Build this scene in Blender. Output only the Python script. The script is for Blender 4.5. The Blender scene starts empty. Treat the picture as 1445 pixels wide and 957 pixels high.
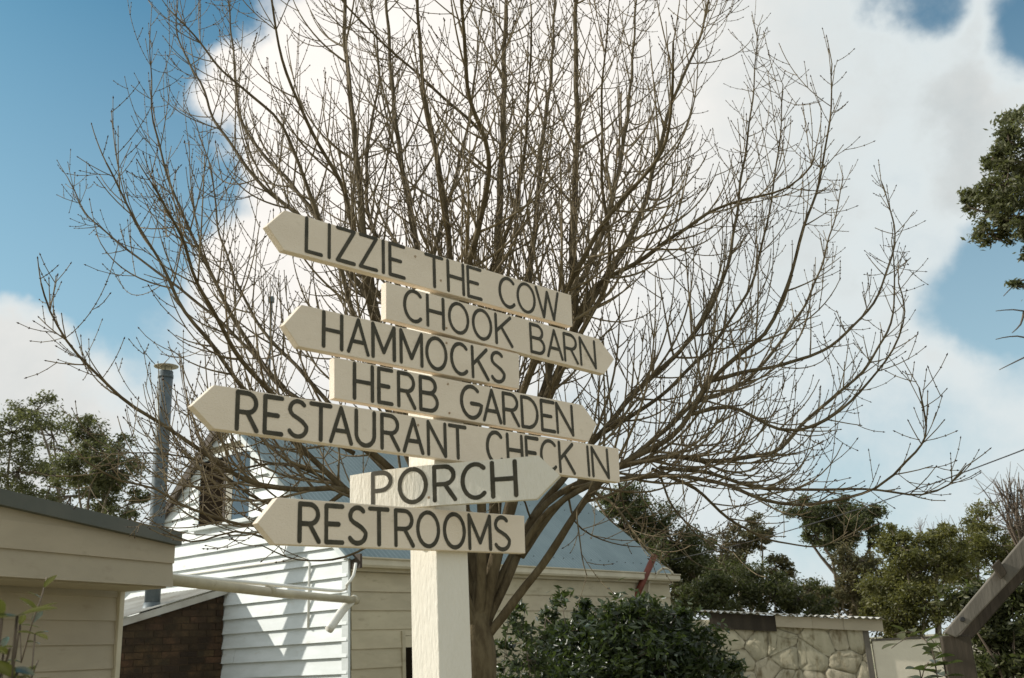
import bpy, bmesh, math, random
import numpy as np
from mathutils import Vector, Matrix

random.seed(7)
SC = bpy.context.scene
COL = SC.collection
R = math.radians

# ---------------------------------------------------------------- camera
W0, H0 = 1445.0, 957.0
FPX = 35.0 / 36.0 * W0
PITCH, ROLL = R(17.5), 0.05
fwd = Vector((0, math.cos(PITCH), math.sin(PITCH)))
up0 = Vector((0, -math.sin(PITCH), math.cos(PITCH)))
rt0 = Vector((1, 0, 0))
RT = rt0 * math.cos(ROLL) - up0 * math.sin(ROLL)
UP = up0 * math.cos(ROLL) + rt0 * math.sin(ROLL)
EYE = Vector((0, 0, 1.6))
cam_data = bpy.data.cameras.new('camera')
cam_data.lens = 35
cam_data.sensor_width = 36
cam_data.clip_start = 0.05
cam_data.clip_end = 5000
cam_data.dof.use_dof = True
cam_data.dof.focus_distance = 4.0
cam_data.dof.aperture_fstop = 9.0
cam = bpy.data.objects.new('camera', cam_data)
COL.objects.link(cam)
m3 = Matrix((RT, UP, -fwd)).transposed()
cam.matrix_world = Matrix.Translation(EYE) @ m3.to_4x4()
SC.camera = cam
SC.view_settings.view_transform = 'Standard'
SC.view_settings.look = 'None'
SC.view_settings.exposure = 0.0
SC.view_settings.gamma = 1.0


def ray(px, py):
    """direction seen at a place of the photograph; used to measure where things stand"""
    return fwd + RT * ((px - W0 / 2) / FPX) + UP * ((H0 / 2 - py) / FPX)


def P(px, py, d):
    r = ray(px, py)
    return EYE + r * (d / r.y)


# ---------------------------------------------------------------- sun and sky
SUN_EL = R(29.0)
SUN_AZ = R(-82.0)                      # from +Y towards +X
sun_dir = Vector((math.sin(SUN_AZ) * math.cos(SUN_EL), math.cos(SUN_AZ) * math.cos(SUN_EL), math.sin(SUN_EL)))
sun_data = bpy.data.lights.new('sun', 'SUN')
sun_data.energy = 4.6
sun_data.angle = R(0.53)
sun_data.color = (1.0, 0.95, 0.86)
sun = bpy.data.objects.new('sun', sun_data)
COL.objects.link(sun)
sun.rotation_euler = sun_dir.to_track_quat('Z', 'Y').to_euler()

world = bpy.data.worlds.new('World')
SC.world = world
world.use_nodes = True


class NT:
    def __init__(self, tree):
        self.t = tree
        self.n = tree.nodes
        self.l = tree.links

    def node(self, kind, **kw):
        x = self.n.new(kind)
        for k, v in kw.items():
            setattr(x, k, v)
        return x

    def put(self, sock, val):
        if isinstance(val, bpy.types.NodeSocket):
            self.l.new(val, sock)
        elif val is not None:
            sock.default_value = val

    def math(self, op, a, b=None, c=None, clamp=False):
        x = self.node('ShaderNodeMath', operation=op, use_clamp=clamp)
        self.put(x.inputs[0], a)
        self.put(x.inputs[1], b)
        self.put(x.inputs[2], c)
        return x.outputs[0]

    def vmath(self, op, a, b=None):
        x = self.node('ShaderNodeVectorMath', operation=op)
        self.put(x.inputs[0], a)
        self.put(x.inputs[1], b)
        return x.outputs['Value'] if op in ('DOT_PRODUCT', 'LENGTH') else x.outputs[0]

    def smooth(self, v, a, b, c=0.0, d=1.0, kind='SMOOTHSTEP'):
        x = self.node('ShaderNodeMapRange', interpolation_type=kind)
        self.put(x.inputs['Value'], v)
        x.inputs['From Min'].default_value = a
        x.inputs['From Max'].default_value = b
        x.inputs['To Min'].default_value = c
        x.inputs['To Max'].default_value = d
        return x.outputs[0]

    def noise(self, vec, scale, detail=4, rough=0.5, out='Fac', dist=0.0):
        x = self.node('ShaderNodeTexNoise')
        self.put(x.inputs['Vector'], vec)
        x.inputs['Scale'].default_value = scale
        x.inputs['Detail'].default_value = detail
        x.inputs['Roughness'].default_value = rough
        x.inputs['Distortion'].default_value = dist
        return x.outputs[out]

    def mix(self, f, a, b, blend='MIX'):
        x = self.node('ShaderNodeMix', data_type='RGBA', blend_type=blend)
        self.put(x.inputs['Factor'], f)
        self.put(x.inputs['A'], a)
        self.put(x.inputs['B'], b)
        return x.outputs['Result']


wt = NT(world.node_tree)
for n in list(wt.n):
    wt.n.remove(n)
tc = wt.node('ShaderNodeTexCoord').outputs['Generated']
sky = wt.node('ShaderNodeTexSky', sky_type='NISHITA')
sky.sun_disc = False
sky.sun_elevation = SUN_EL
sky.sun_rotation = SUN_AZ
sky.air_density = 1.0
sky.dust_density = 1.6
sky.ozone_density = 1.4
wn = wt.node('ShaderNodeTexNoise')
wn.inputs['Scale'].default_value = 7.0
wn.inputs['Detail'].default_value = 6.0
wt.put(wn.inputs['Vector'], tc)
wv = wt.vmath('SUBTRACT', wn.outputs['Color'], (0.5, 0.5, 0.5))
wsc = wt.node('ShaderNodeVectorMath', operation='SCALE')
wt.put(wsc.inputs[0], wv)
wsc.inputs['Scale'].default_value = 0.17
warped = wt.vmath('NORMALIZE', wt.vmath('ADD', tc, wsc.outputs[0]))
# clouds: a cloudy sky with openings and puffs in given directions
CLOUDS = [  # x, y, radius, amount
    (15, 150, 262, -1.0), (-260, 60, 420, -1.0), (90, -130, 280, -.8), (265, -60, 110, -.35), (190, 300, 85, -.35), (390, 120, 130, .35), (420, 300, 130, .4),
    (165, 440, 120, -.55), (300, 238, 75, -.42), (1270, -28, 55, -.62), (1498, 25, 98, -.85), (1410, 395, 85, -.75),
    (1500, 440, 110, -.5), (1330, 700, 180, -.30), (1000, 760, 200, -.12),
    (270, 135, 75, .95), (-10, 450, 95, .95), (40, 545, 120, .9), (1380, 190, 90, .3)]
dens = 0.80
for (x, y, r, a) in CLOUDS:
    c = ray(x, y).normalized()
    d = wt.vmath('DOT_PRODUCT', warped, tuple(c))
    dens = wt.math('ADD', dens, wt.smooth(d, math.cos(r * 1.25 / FPX), math.cos(r * .25 / FPX), 0.0, a))
n1 = wt.noise(tc, 5.5, 12, .64)
dens = wt.math('ADD', dens, wt.math('MULTIPLY', wt.math('SUBTRACT', n1, .5), 1.15))
cmask = wt.smooth(dens, .10, .84)
n2 = wt.noise(tc, 3.4, 10, .60)
lit = wt.vmath('DOT_PRODUCT', tc, tuple(ray(560, 130).normalized()))
litf = wt.smooth(lit, .89, .985, 0.0, 1.0)
shade = wt.math('ADD', wt.math('MULTIPLY', litf, .75), wt.math('MULTIPLY', wt.math('SUBTRACT', n2, .34), 1.5), clamp=True)
thick = wt.smooth(dens, .75, 1.1)
ccol = wt.mix(shade, (5.5, 6.0, 6.1, 1), (10.6, 10.1, 9.5, 1))
edge = wt.mix(thick, (7.4, 8.0, 8.1, 1), ccol)
edge = wt.mix(litf, edge, ccol)
skyb = wt.mix(1.0, sky.outputs[0], (.54, 1.12, 1.16, 1), 'MULTIPLY')
sepz = wt.node('ShaderNodeSeparateXYZ')
wt.put(sepz.inputs[0], tc)
skyb = wt.mix(wt.smooth(sepz.outputs['Z'], .06, .60, .78, 0.0, 'LINEAR'), skyb, (5.6, 7.2, 7.9, 1))
fin = wt.mix(cmask, skyb, edge)
bg = wt.node('ShaderNodeBackground')
wt.put(bg.inputs['Color'], fin)
bg.inputs['Strength'].default_value = 0.10
wo = wt.node('ShaderNodeOutputWorld')
wt.l.new(bg.outputs[0], wo.inputs['Surface'])


# ---------------------------------------------------------------- materials
def mat(name, col, col2=None, rough=.7, scale=8, bump=0.0, bscale=40, spec=.3, trans=None, stretch=None, island=0.0,
        metal=0.0, dirt=None, dscale=3, dlo=.52, dhi=.72, lo=.35, hi=.65, each=0.0):
    m = bpy.data.materials.new(name)
    m.use_nodes = True
    t = NT(m.node_tree)
    b = t.n['Principled BSDF']
    tcn = t.node('ShaderNodeNewGeometry').outputs['Position']
    vec = tcn
    if stretch:
        mp = t.node('ShaderNodeMapping')
        t.put(mp.inputs['Vector'], tcn)
        mp.inputs['Scale'].default_value = stretch
        vec = mp.outputs[0]
    c = (*col, 1)
    if col2:
        f = t.smooth(t.noise(vec, scale, 6, .6), lo, hi)
        c = t.mix(f, c, (*col2, 1))
    if dirt:
        f = t.smooth(t.noise(vec, dscale, 8, .65), dlo, dhi)
        c = t.mix(f, c, (*dirt, 1))
    if island:
        g = t.node('ShaderNodeNewGeometry').outputs['Random Per Island']
        hs = t.node('ShaderNodeHueSaturation')
        t.put(hs.inputs['Color'], c)
        t.put(hs.inputs['Value'], t.smooth(g, 0, 1, 1 - island, 1 + island, 'LINEAR'))
        t.put(hs.inputs['Hue'], t.smooth(g, 0, 1, .5 + .02 * island, .5 - .03 * island, 'LINEAR'))
        c = hs.outputs[0]
    if each:
        oi = t.node('ShaderNodeObjectInfo').outputs['Random']
        hs = t.node('ShaderNodeHueSaturation')
        t.put(hs.inputs['Color'], c)
        t.put(hs.inputs['Value'], t.smooth(oi, 0, 1, 1 - each, 1 + each, 'LINEAR'))
        t.put(hs.inputs['Hue'], t.smooth(t.math('FRACT', t.math('MULTIPLY', oi, 7.3)), 0, 1, .5 - .05 * each, .5 + .05 * each, 'LINEAR'))
        c = hs.outputs[0]
    t.put(b.inputs['Base Color'], c)
    b.inputs['Roughness'].default_value = rough
    b.inputs['Metallic'].default_value = metal
    b.inputs['Specular IOR Level'].default_value = spec
    if bump:
        bn = t.node('ShaderNodeBump')
        bn.inputs['Strength'].default_value = bump
        bn.inputs['Distance'].default_value = .01
        t.put(bn.inputs['Height'], t.noise(vec, bscale, 6, .6))
        t.put(b.inputs['Normal'], bn.outputs[0])
    if trans:
        tr = t.node('ShaderNodeBsdfTranslucent')
        t.put(tr.inputs['Color'], (*trans, 1))
        mx = t.node('ShaderNodeMixShader')
        mx.inputs[0].default_value = .35
        t.l.new(b.outputs[0], mx.inputs[1])
        t.l.new(tr.outputs[0], mx.inputs[2])
        t.l.new(mx.outputs[0], t.n['Material Output'].inputs['Surface'])
    return m


M = {}
M['signpaint'] = mat('cream_sign_paint', (.745, .645, .515), (.70, .60, .475), 0.55, 5, .3, 180, .35, stretch=(1, 1, 2.2), dirt=(.50, .42, .31), dscale=11, dlo=.60, dhi=.80)
M['letterpaint'] = mat('dark_letter_paint', (.038, .034, .020), (.060, .052, .032), .6, 40, .1, 200, dirt=(.17, .15, .11), dscale=28, dlo=.66, dhi=.80)
M['postpaint'] = mat('white_post_paint', (.74, .70, .61), (.70, .66, .57), .55, 4, .4, 120, .35, stretch=(1, 1, .25), dirt=(.50, .43, .33), dscale=9, dlo=.62, dhi=.80)
M['rust'] = mat('rusty_painted_screw', (.42, .33, .23), (.30, .2, .12), .7, 300)
M['screw'] = mat('zinc_screw', (.35, .33, .3), None, .45, metal=.8)
M['bark'] = mat('brown_bark', (.078, .058, .031), (.135, .106, .060), .85, 22, .8, 60, .2, stretch=(1, 1, .35))
M['twig'] = mat('twig_bark', (.135, .102, .057), (.21, .165, .098), .75, 12, spec=.3)
M['bud'] = mat('dark_bud', (.045, .028, .02), None, .7)
M['housewhite'] = mat('white_weatherboard_paint', (.70, .74, .74), (.63, .67, .66), .55, 3, .15, 60, .35, stretch=(1, 1, 3), dirt=(.52, .5, .44), dscale=4, dlo=.58, dhi=.80, each=.05)
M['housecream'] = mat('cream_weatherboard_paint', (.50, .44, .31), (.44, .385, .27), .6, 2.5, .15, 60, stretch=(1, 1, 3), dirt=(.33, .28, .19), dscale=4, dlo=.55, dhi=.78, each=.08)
M['trim'] = mat('cream_gutter_paint', (.60, .55, .42), (.52, .47, .35), .5, 3, dirt=(.36, .3, .22), dscale=5, dlo=.6, dhi=.8)
M['iron'] = mat('blue_grey_corrugated_iron', (.235, .30, .315), (.19, .25, .265), .55, 1.2, .1, 30, .4, dirt=(.13, .14, .13), dscale=26, dlo=.66, dhi=.74)
M['ironold'] = mat('weathered_zinc_iron', (.46, .45, .41), (.36, .34, .30), .6, 3, .1, 30, .4, dirt=(.25, .20, .15), dscale=3, dlo=.58, dhi=.75)
M['darkwood'] = mat('dark_bargeboard', (.045, .035, .025), (.075, .055, .038), .7, 6)
M['shedboard'] = mat('beige_shed_board', (.44, .385, .285), (.40, .35, .26), .6, 2, .12, 80, stretch=(1, 1, 2.5), dirt=(.33, .28, .2), dscale=5, dlo=.56, dhi=.78, each=.05)
M['shedflash'] = mat('grey_green_flashing', (.095, .105, .09), (.12, .125, .105), .5, 3)
M['brick'] = mat('dark_brown_brick', (.052, .034, .019), (.034, .024, .015), .9, 4, .8, 30, dirt=(.115, .066, .034), dscale=2.6, dlo=.48, dhi=.72, each=.22)
M['mortar'] = mat('dark_mortar', (.040, .027, .016), (.06, .038, .021), .9, 4)
M['flue'] = mat('galvanised_flue', (.075, .098, .11), (.11, .135, .145), .55, 7, .1, 40, .5, metal=.25, dirt=(.05, .06, .06), dscale=9, dlo=.55, dhi=.7)
M['fluecap'] = mat('pale_metal_cap', (.42, .38, .29), None, .5, metal=.3)
M['pipe'] = mat('cream_pvc_pipe', (.50, .45, .32), (.42, .37, .26), .45, 4, dirt=(.3, .24, .15), dscale=6, dlo=.58, dhi=.8)
M['whitepipe'] = mat('white_pipe', (.75, .74, .68), None, .45)
M['glass'] = mat('window_glass', (.03, .07, .10), (.05, .10, .14), .12, 1.5, spec=.9)
M['curtain'] = mat('pale_curtain', (.40, .38, .32), (.26, .27, .24), .9, 9)
M['inside'] = mat('dark_interior', (.016, .012, .008), None, .9, spec=0.0)  # painted darkness for unlit openings; the roof screws share it
M['redpole'] = mat('red_brown_pole', (.20, .055, .035), (.14, .045, .03), .6, 6)
M['stone'] = mat('rough_limewashed_stone', (.50, .45, .33), (.40, .36, .26), .9, 5, 1.0, 16, .2, stretch=(1, 1, .4), dirt=(.20, .165, .10), dscale=6.5, dlo=.50, dhi=.66, each=.10)
M['stonejoint'] = mat('crumbled_mortar', (.27, .23, .155), (.38, .34, .24), .95, 9, .8, 30)
M['smoothwall'] = mat('pale_rendered_wall', (.74, .68, .55), (.68, .62, .5), .8, 3, .2, 40)
M['greywood'] = mat('weathered_grey_timber', (.10, .09, .075), (.19, .17, .14), .8, 5, .5, 30, stretch=(1, 1, .15), dirt=(.10, .085, .07), dscale=8, dlo=.55, dhi=.7)
M['darkpost'] = mat('dark_stained_and_shaded_timber', (.032, .025, .017), (.052, .041, .028), .75, 6, .4, 30, stretch=(1, 1, .15))
M['gumleaf'] = mat('olive_gum_leaf', (.085, .092, .042), (.11, .11, .052), .5, 1.2, trans=(.17, .19, .06), island=.5, spec=.4)
M['darkleaf'] = mat('dark_evergreen_leaf', (.062, .070, .028), (.085, .085, .034), .5, 1.2, trans=(.10, .13, .03), island=.5, spec=.4)
M['brightleaf'] = mat('bright_green_leaf', (.092, .098, .028), (.125, .12, .04), .5, 1.5, trans=(.22, .22, .045), island=.5, spec=.45)
M['brownleaf'] = mat('brownish_olive_leaf', (.09, .095, .045), (.115, .10, .05), .6, 1.5, trans=(.18, .15, .06), island=.45)
M['bushleaf'] = mat('glossy_bush_leaf', (.024, .040, .014), (.040, .058, .02), .34, 3, trans=(.07, .10, .02), island=.5, spec=.6)
M['plantleaf'] = mat('waxy_plant_leaf', (.065, .075, .02), (.04, .055, .02), .22, 9, trans=(.11, .12, .025), island=.3, spec=.7)
M['palebark'] = mat('pale_gum_bark', (.22, .185, .13), (.13, .105, .075), .8, 3)
M['greybark'] = mat('grey_brown_bark', (.15, .115, .085), (.10, .08, .06), .85, 5)
M['bounce_ground'] = mat('pale_bounce_ground', (.34, .29, .20), (.26, .23, .15), .95, 1.5, .4, 30, dirt=(.10, .13, .05), dscale=.5, dlo=.5, dhi=.6)  # unseen ground, made pale and warm so that it bounces light up
M['cable'] = mat('black_cable', (.03, .03, .03), None, .6)


# ---------------------------------------------------------------- object helpers
def props(o, label=None, cat=None, group=None, kind=None):
    for k, v in (('label', label), ('category', cat), ('group', group), ('kind', kind)):
        if v:
            o[k] = v
    return o


def thing(name, label, cat, loc=(0, 0, 0), group=None):
    o = bpy.data.objects.new(name, None)
    COL.objects.link(o)
    o.location = loc
    o.empty_display_size = .1
    return props(o, label, cat, group)


def link_mesh(name, me, parent=None):
    o = bpy.data.objects.new(name, me)
    COL.objects.link(o)
    if parent is not None:
        o.parent = parent
        if parent.type == 'EMPTY':
            o.location = -Vector(parent.location)
    return o


def mesh(name, verts, faces, m, parent=None, smooth=False):
    me = bpy.data.meshes.new(name)
    me.from_pydata([tuple(v) for v in verts], [], faces)
    me.materials.append(m)
    if smooth:
        me.polygons.foreach_set('use_smooth', [True] * len(me.polygons))
    me.update()
    return link_mesh(name, me, parent)


class Frame:
    """u along, n outward, z up; vertical plane through a point"""
    def __init__(self, o, phi, side):
        self.o = Vector((o[0], o[1], 0))
        self.u = Vector((math.sin(R(phi)), math.cos(R(phi)), 0))
        n = Vector((self.u.y, -self.u.x, 0))
        self.n = n * side

    def pt(self, u, n, z):
        return self.o + self.u * u + self.n * n + Vector((0, 0, z))

    def hit(self, px, py, off=0.0):
        r = ray(px, py)
        q = self.o + self.n * off
        k = (q - EYE).dot(self.n) / r.dot(self.n)
        w = EYE + r * k
        return (w - self.o).dot(self.u), w.z


BOXF = [(0, 1, 2, 3), (7, 6, 5, 4), (0, 4, 5, 1), (1, 5, 6, 2), (2, 6, 7, 3), (3, 7, 4, 0)]


def fixnormals(bm):
    bmesh.ops.recalc_face_normals(bm, faces=bm.faces)


def bm_obj(name, bm, m, parent=None, smooth=False):
    fixnormals(bm)
    me = bpy.data.meshes.new(name)
    bm.to_mesh(me)
    bm.free()
    me.materials.append(m)
    if smooth:
        me.polygons.foreach_set('use_smooth', [True] * len(me.polygons))
    return link_mesh(name, me, parent)


def add_hexa(bm, v8):
    vs = [bm.verts.new(v) for v in v8]
    for f in BOXF:
        bm.faces.new([vs[i] for i in f])
    return vs


def box(name, fr, u0, u1, n0, n1, z0, z1, m, parent=None, bevel=0.0, z0b=None, z1b=None):
    """box in a frame; z0b/z1b: heights at u1 when it slopes"""
    z0b = z0 if z0b is None else z0b
    z1b = z1 if z1b is None else z1b
    bm = bmesh.new()
    add_hexa(bm, [fr.pt(u0, n0, z0), fr.pt(u1, n0, z0b), fr.pt(u1, n0, z1b), fr.pt(u0, n0, z1),
                  fr.pt(u0, n1, z0), fr.pt(u1, n1, z0b), fr.pt(u1, n1, z1b), fr.pt(u0, n1, z1)])
    if bevel:
        bmesh.ops.bevel(bm, geom=list(bm.edges), offset=bevel, segments=2, affect='EDGES', profile=.5)
    return bm_obj(name, bm, m, parent)


def prism(name, fr, pts, n0, n1, m, parent=None, bevel=0.0, bend=None):
    bm = bmesh.new()
    a = [bm.verts.new(fr.pt(u, n0, z)) for u, z in pts]
    b = [bm.verts.new(fr.pt(u, n1, z)) for u, z in pts]
    bm.faces.new(a)
    bm.faces.new(b[::-1])
    k = len(pts)
    for i in range(k):
        bm.faces.new([a[i], a[(i + 1) % k], b[(i + 1) % k], b[i]])
    fixnormals(bm)
    if bevel:
        bmesh.ops.bevel(bm, geom=list(bm.edges), offset=bevel, segments=2, affect='EDGES', profile=.5)
    return bm_obj(name, bm, m, parent)


def weatherboard(fr, u0b, u1b, u0t, u1t, z0, z1, m, parent, lap=.036, back=0.0):
    """one lapped board: stands proud at its lower edge"""
    j = random.uniform(-.002, .002)
    v = [fr.pt(u0b, back, z0), fr.pt(u1b, back, z0), fr.pt(u1t, back, z1), fr.pt(u0t, back, z1),
         fr.pt(u0b, back + lap + j + .006, z0), fr.pt(u1b, back + lap - j + .006, z0), fr.pt(u1t, back + .006, z1), fr.pt(u0t, back + .006, z1)]
    v = [Vector(q) for q in v]
    bm = bmesh.new()
    add_hexa(bm, v)
    return bm_obj('weatherboard', bm, m, parent)


def ortho(d):
    d = d.normalized()
    a = Vector((0, 0, 1)) if abs(d.z) < .9 else Vector((1, 0, 0))
    x = d.cross(a).normalized()
    return x, d.cross(x).normalized()


class Tubes:
    def __init__(self):
        self.v = []
        self.f = []

    def add(self, pts, radii, sides=6, cap=True):
        k = len(pts)
        base = len(self.v)
        t0 = (pts[1] - pts[0]).normalized()
        x, y = ortho(t0)
        for i in range(k):
            if i == 0:
                t = t0
            elif i == k - 1:
                t = (pts[i] - pts[i - 1]).normalized()
            else:
                t = (pts[i + 1] - pts[i - 1]).normalized()
            x = (x - t * x.dot(t))
            x = x.normalized() if x.length > 1e-6 else ortho(t)[0]
            y = t.cross(x)
            r = radii[i]
            p = pts[i]
            for s in range(sides):
                a = 2 * math.pi * s / sides
                ca, sa = math.cos(a) * r, math.sin(a) * r
                self.v.append((p.x + x.x * ca + y.x * sa, p.y + x.y * ca + y.y * sa, p.z + x.z * ca + y.z * sa))
        for i in range(k - 1):
            a = base + i * sides
            for s in range(sides):
                s2 = (s + 1) % sides
                self.f.append((a + s, a + s2, a + sides + s2, a + sides + s))
        if cap:
            self.f.append(tuple(range(base + sides - 1, base - 1, -1)))
            self.f.append(tuple(base + (k - 1) * sides + s for s in range(sides)))

    def build(self, name, m, parent=None, smooth=True):
        return mesh(name, self.v, self.f, m, parent, smooth)


def tube(name, pts, r, m, parent=None, sides=10):
    t = Tubes()
    rr = r if isinstance(r, (list, tuple)) else [r] * len(pts)
    t.add([Vector(p) for p in pts], rr, sides)
    return t.build(name, m, parent)


def catmull(pts, step):
    pts = [Vector(p) for p in pts]
    q = [pts[0] * 2 - pts[1]] + pts + [pts[-1] * 2 - pts[-2]]
    out = []
    for i in range(1, len(q) - 2):
        a, b, c, d = q[i - 1:i + 3]
        n = max(2, int((c - b).length / step))
        for k in range(n):
            t = k / n
            out.append(.5 * ((2 * b) + (c - a) * t + (2 * a - 5 * b + 4 * c - d) * t * t + (3 * b - a - 3 * c + d) * t ** 3))
    out.append(pts[-1])
    return out


# ---------------------------------------------------------------- ground
bm = bmesh.new()
N = 40
vs = {}
for i in range(N + 1):
    for j in range(N + 1):
        x = (i / N * 2 - 1)
        y = (j / N * 2 - 1)
        X, Y = x * abs(x) * 900, y * abs(y) * 900 + 10
        vs[i, j] = bm.verts.new((X, Y, 0.0))
for i in range(N):
    for j in range(N):
        bm.faces.new([vs[i, j], vs[i + 1, j], vs[i + 1, j + 1], vs[i, j + 1]])
props(bm_obj('ground', bm, M['bounce_ground']), kind='structure')

# ---------------------------------------------------------------- signpost
D_POST = 2.48
PW = .103
edge_pt = P(618, 860, D_POST)
FS = Frame((edge_pt.x, edge_pt.y), 45, 1)          # right-hand face of the post, boards fixed to it
TH = .022
post_thing = thing('signpost', 'white square timber post carrying seven cream arrow boards with dark painted names', 'signpost',
                   (FS.pt(PW / 2, -PW / 2, 0).x, FS.pt(PW / 2, -PW / 2, 0).y, 0))
top_z = FS.hit(618, 402)[1]
box('post', FS, 0, PW, -PW, 0, 0, top_z, M['postpaint'], post_thing, bevel=.0025)


def arc(cx, cy, rx, ry, a0, a1, n=14):
    return [(cx + rx * math.cos(R(a0 + (a1 - a0) * i / n)), cy + ry * math.sin(R(a0 + (a1 - a0) * i / n))) for i in range(n + 1)]


def bowl(x0, y0, y1, w=.96):
    ry = (y1 - y0) / 2
    cx = x0
    return arc(cx, y0 + ry, w - cx, ry, 90, -90)


GL = {
    'L': [[(0, 1), (0, 0)], [(0, 0), (1, 0)]],
    'I': [[(.5, 0), (.5, 1)]],
    'Z': [[(0, 1), (1, 1)], [(1, 1), (0, 0)], [(0, 0), (1, 0)]],
    'E': [[(0, 1), (0, 0)], [(0, 1), (1, 1)], [(0, 0), (1, 0)], [(0, .50), (.76, .50)]],
    'T': [[(0, 1), (1, 1)], [(.5, 1), (.5, 0)]],
    'H': [[(0, 0), (0, 1)], [(1, 0), (1, 1)], [(0, .5), (1, .5)]],
    'C': [arc(.56, .5, .56, .5, 48, 312, 30)],
    'O': [arc(.5, .5, .5, .5, 90, 450, 40)],
    'W': [[(0, 1), (.3, 0)], [(.3, 0), (.5, .93)], [(.5, .93), (.76, 0)], [(.76, 0), (1, 1)]],
    'K': [[(0, 0), (0, 1)], [(.95, 1), (.03, .43)], [(.33, .60), (1, 0)]],
    'B': [[(0, 0), (0, 1)], [(0, 1)] + bowl(.5, .53, 1, .90) + [(0, .53)], [(0, .53)] + bowl(.55, 0, .53, 1.0) + [(0, 0)]],
    'A': [[(0, 0), (.5, 1)], [(.5, 1), (1, 0)], [(.17, .33), (.83, .33)]],
    'R': [[(0, 0), (0, 1)], [(0, 1)] + bowl(.5, .47, 1, .95) + [(0, .47)], [(.5, .47), (1, 0)]],
    'P': [[(0, 0), (0, 1)], [(0, 1)] + bowl(.45, .45, 1, 1.0) + [(0, .45)]],
    'N': [[(0, 0), (0, 1)], [(0, 1), (1, 0)], [(1, 0), (1, 1)]],
    'M': [[(0, 0), (0, 1)], [(0, 1), (.5, .18)], [(.5, .18), (1, 1)], [(1, 1), (1, 0)]],
    'S': [arc(.52, .745, .44, .255, 40, 180, 12) + [(.12, .66), (.26, .585), (.5, .52), (.76, .44), (.93, .35)] + arc(.5, .27, .5, .27, 5, -150, 16)],
    'G': [arc(.56, .5, .56, .5, 50, 352, 34) + [(1.0, .46), (.55, .46)]],
    'D': [[(0, 0), (0, 1)], [(0, 1), (.3, 1)] + arc(.35, .5, .65, .5, 90, -90, 22) + [(0, 0)]],
    'U': [[(0, 1), (0, .36)] + arc(.5, .33, .5, .33, 180, 360, 18) + [(1, .36), (1, 1)]],
}


def stroke_mesh(bm, pts, hw, place):
    """ribbon with round ends; pts in board metres"""
    p = [Vector((a, b)) for a, b in pts]
    q = [p[0]]
    for a in p[1:]:
        if (a - q[-1]).length > 1e-5:
            q.append(a)
    p = q
    L, Rr = [], []
    k = len(p)
    for i in range(k):
        d0 = (p[i] - p[i - 1]).normalized() if i else (p[1] - p[0]).normalized()
        d1 = (p[i + 1] - p[i]).normalized() if i < k - 1 else d0
        t = (d0 + d1)
        t = t.normalized() if t.length > 1e-4 else d0
        nrm = Vector((-t.y, t.x))
        c = max(.45, nrm.dot(Vector((-d0.y, d0.x))))
        wv = random.uniform(.94, 1.06)
        L.append(p[i] + nrm * hw * wv / c)
        Rr.append(p[i] - nrm * hw * wv / c)
    lv = [bm.verts.new(place(a)) for a in L]
    rv = [bm.verts.new(place(a)) for a in Rr]
    closed = (p[0] - p[-1]).length < 1e-3
    for i in range(k - 1):
        bm.faces.new([lv[i], rv[i], rv[i + 1], lv[i + 1]])
    if not closed:
        for (c, d, a, b) in ((p[0], (p[0] - p[1]).normalized(), rv[0], lv[0]), (p[-1], (p[-1] - p[-2]).normalized(), lv[-1], rv[-1])):
            ang = math.atan2(d.y, d.x)
            ring = [bm.verts.new(place(c + Vector((math.cos(ang + s), math.sin(ang + s))) * hw)) for s in [R(x) for x in (60, 30, 0, -30, -60)]]
            bm.faces.new([a] + (ring if a is lv[-1] else ring) + [b])


def nobend(u):
    return 0.0


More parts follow.
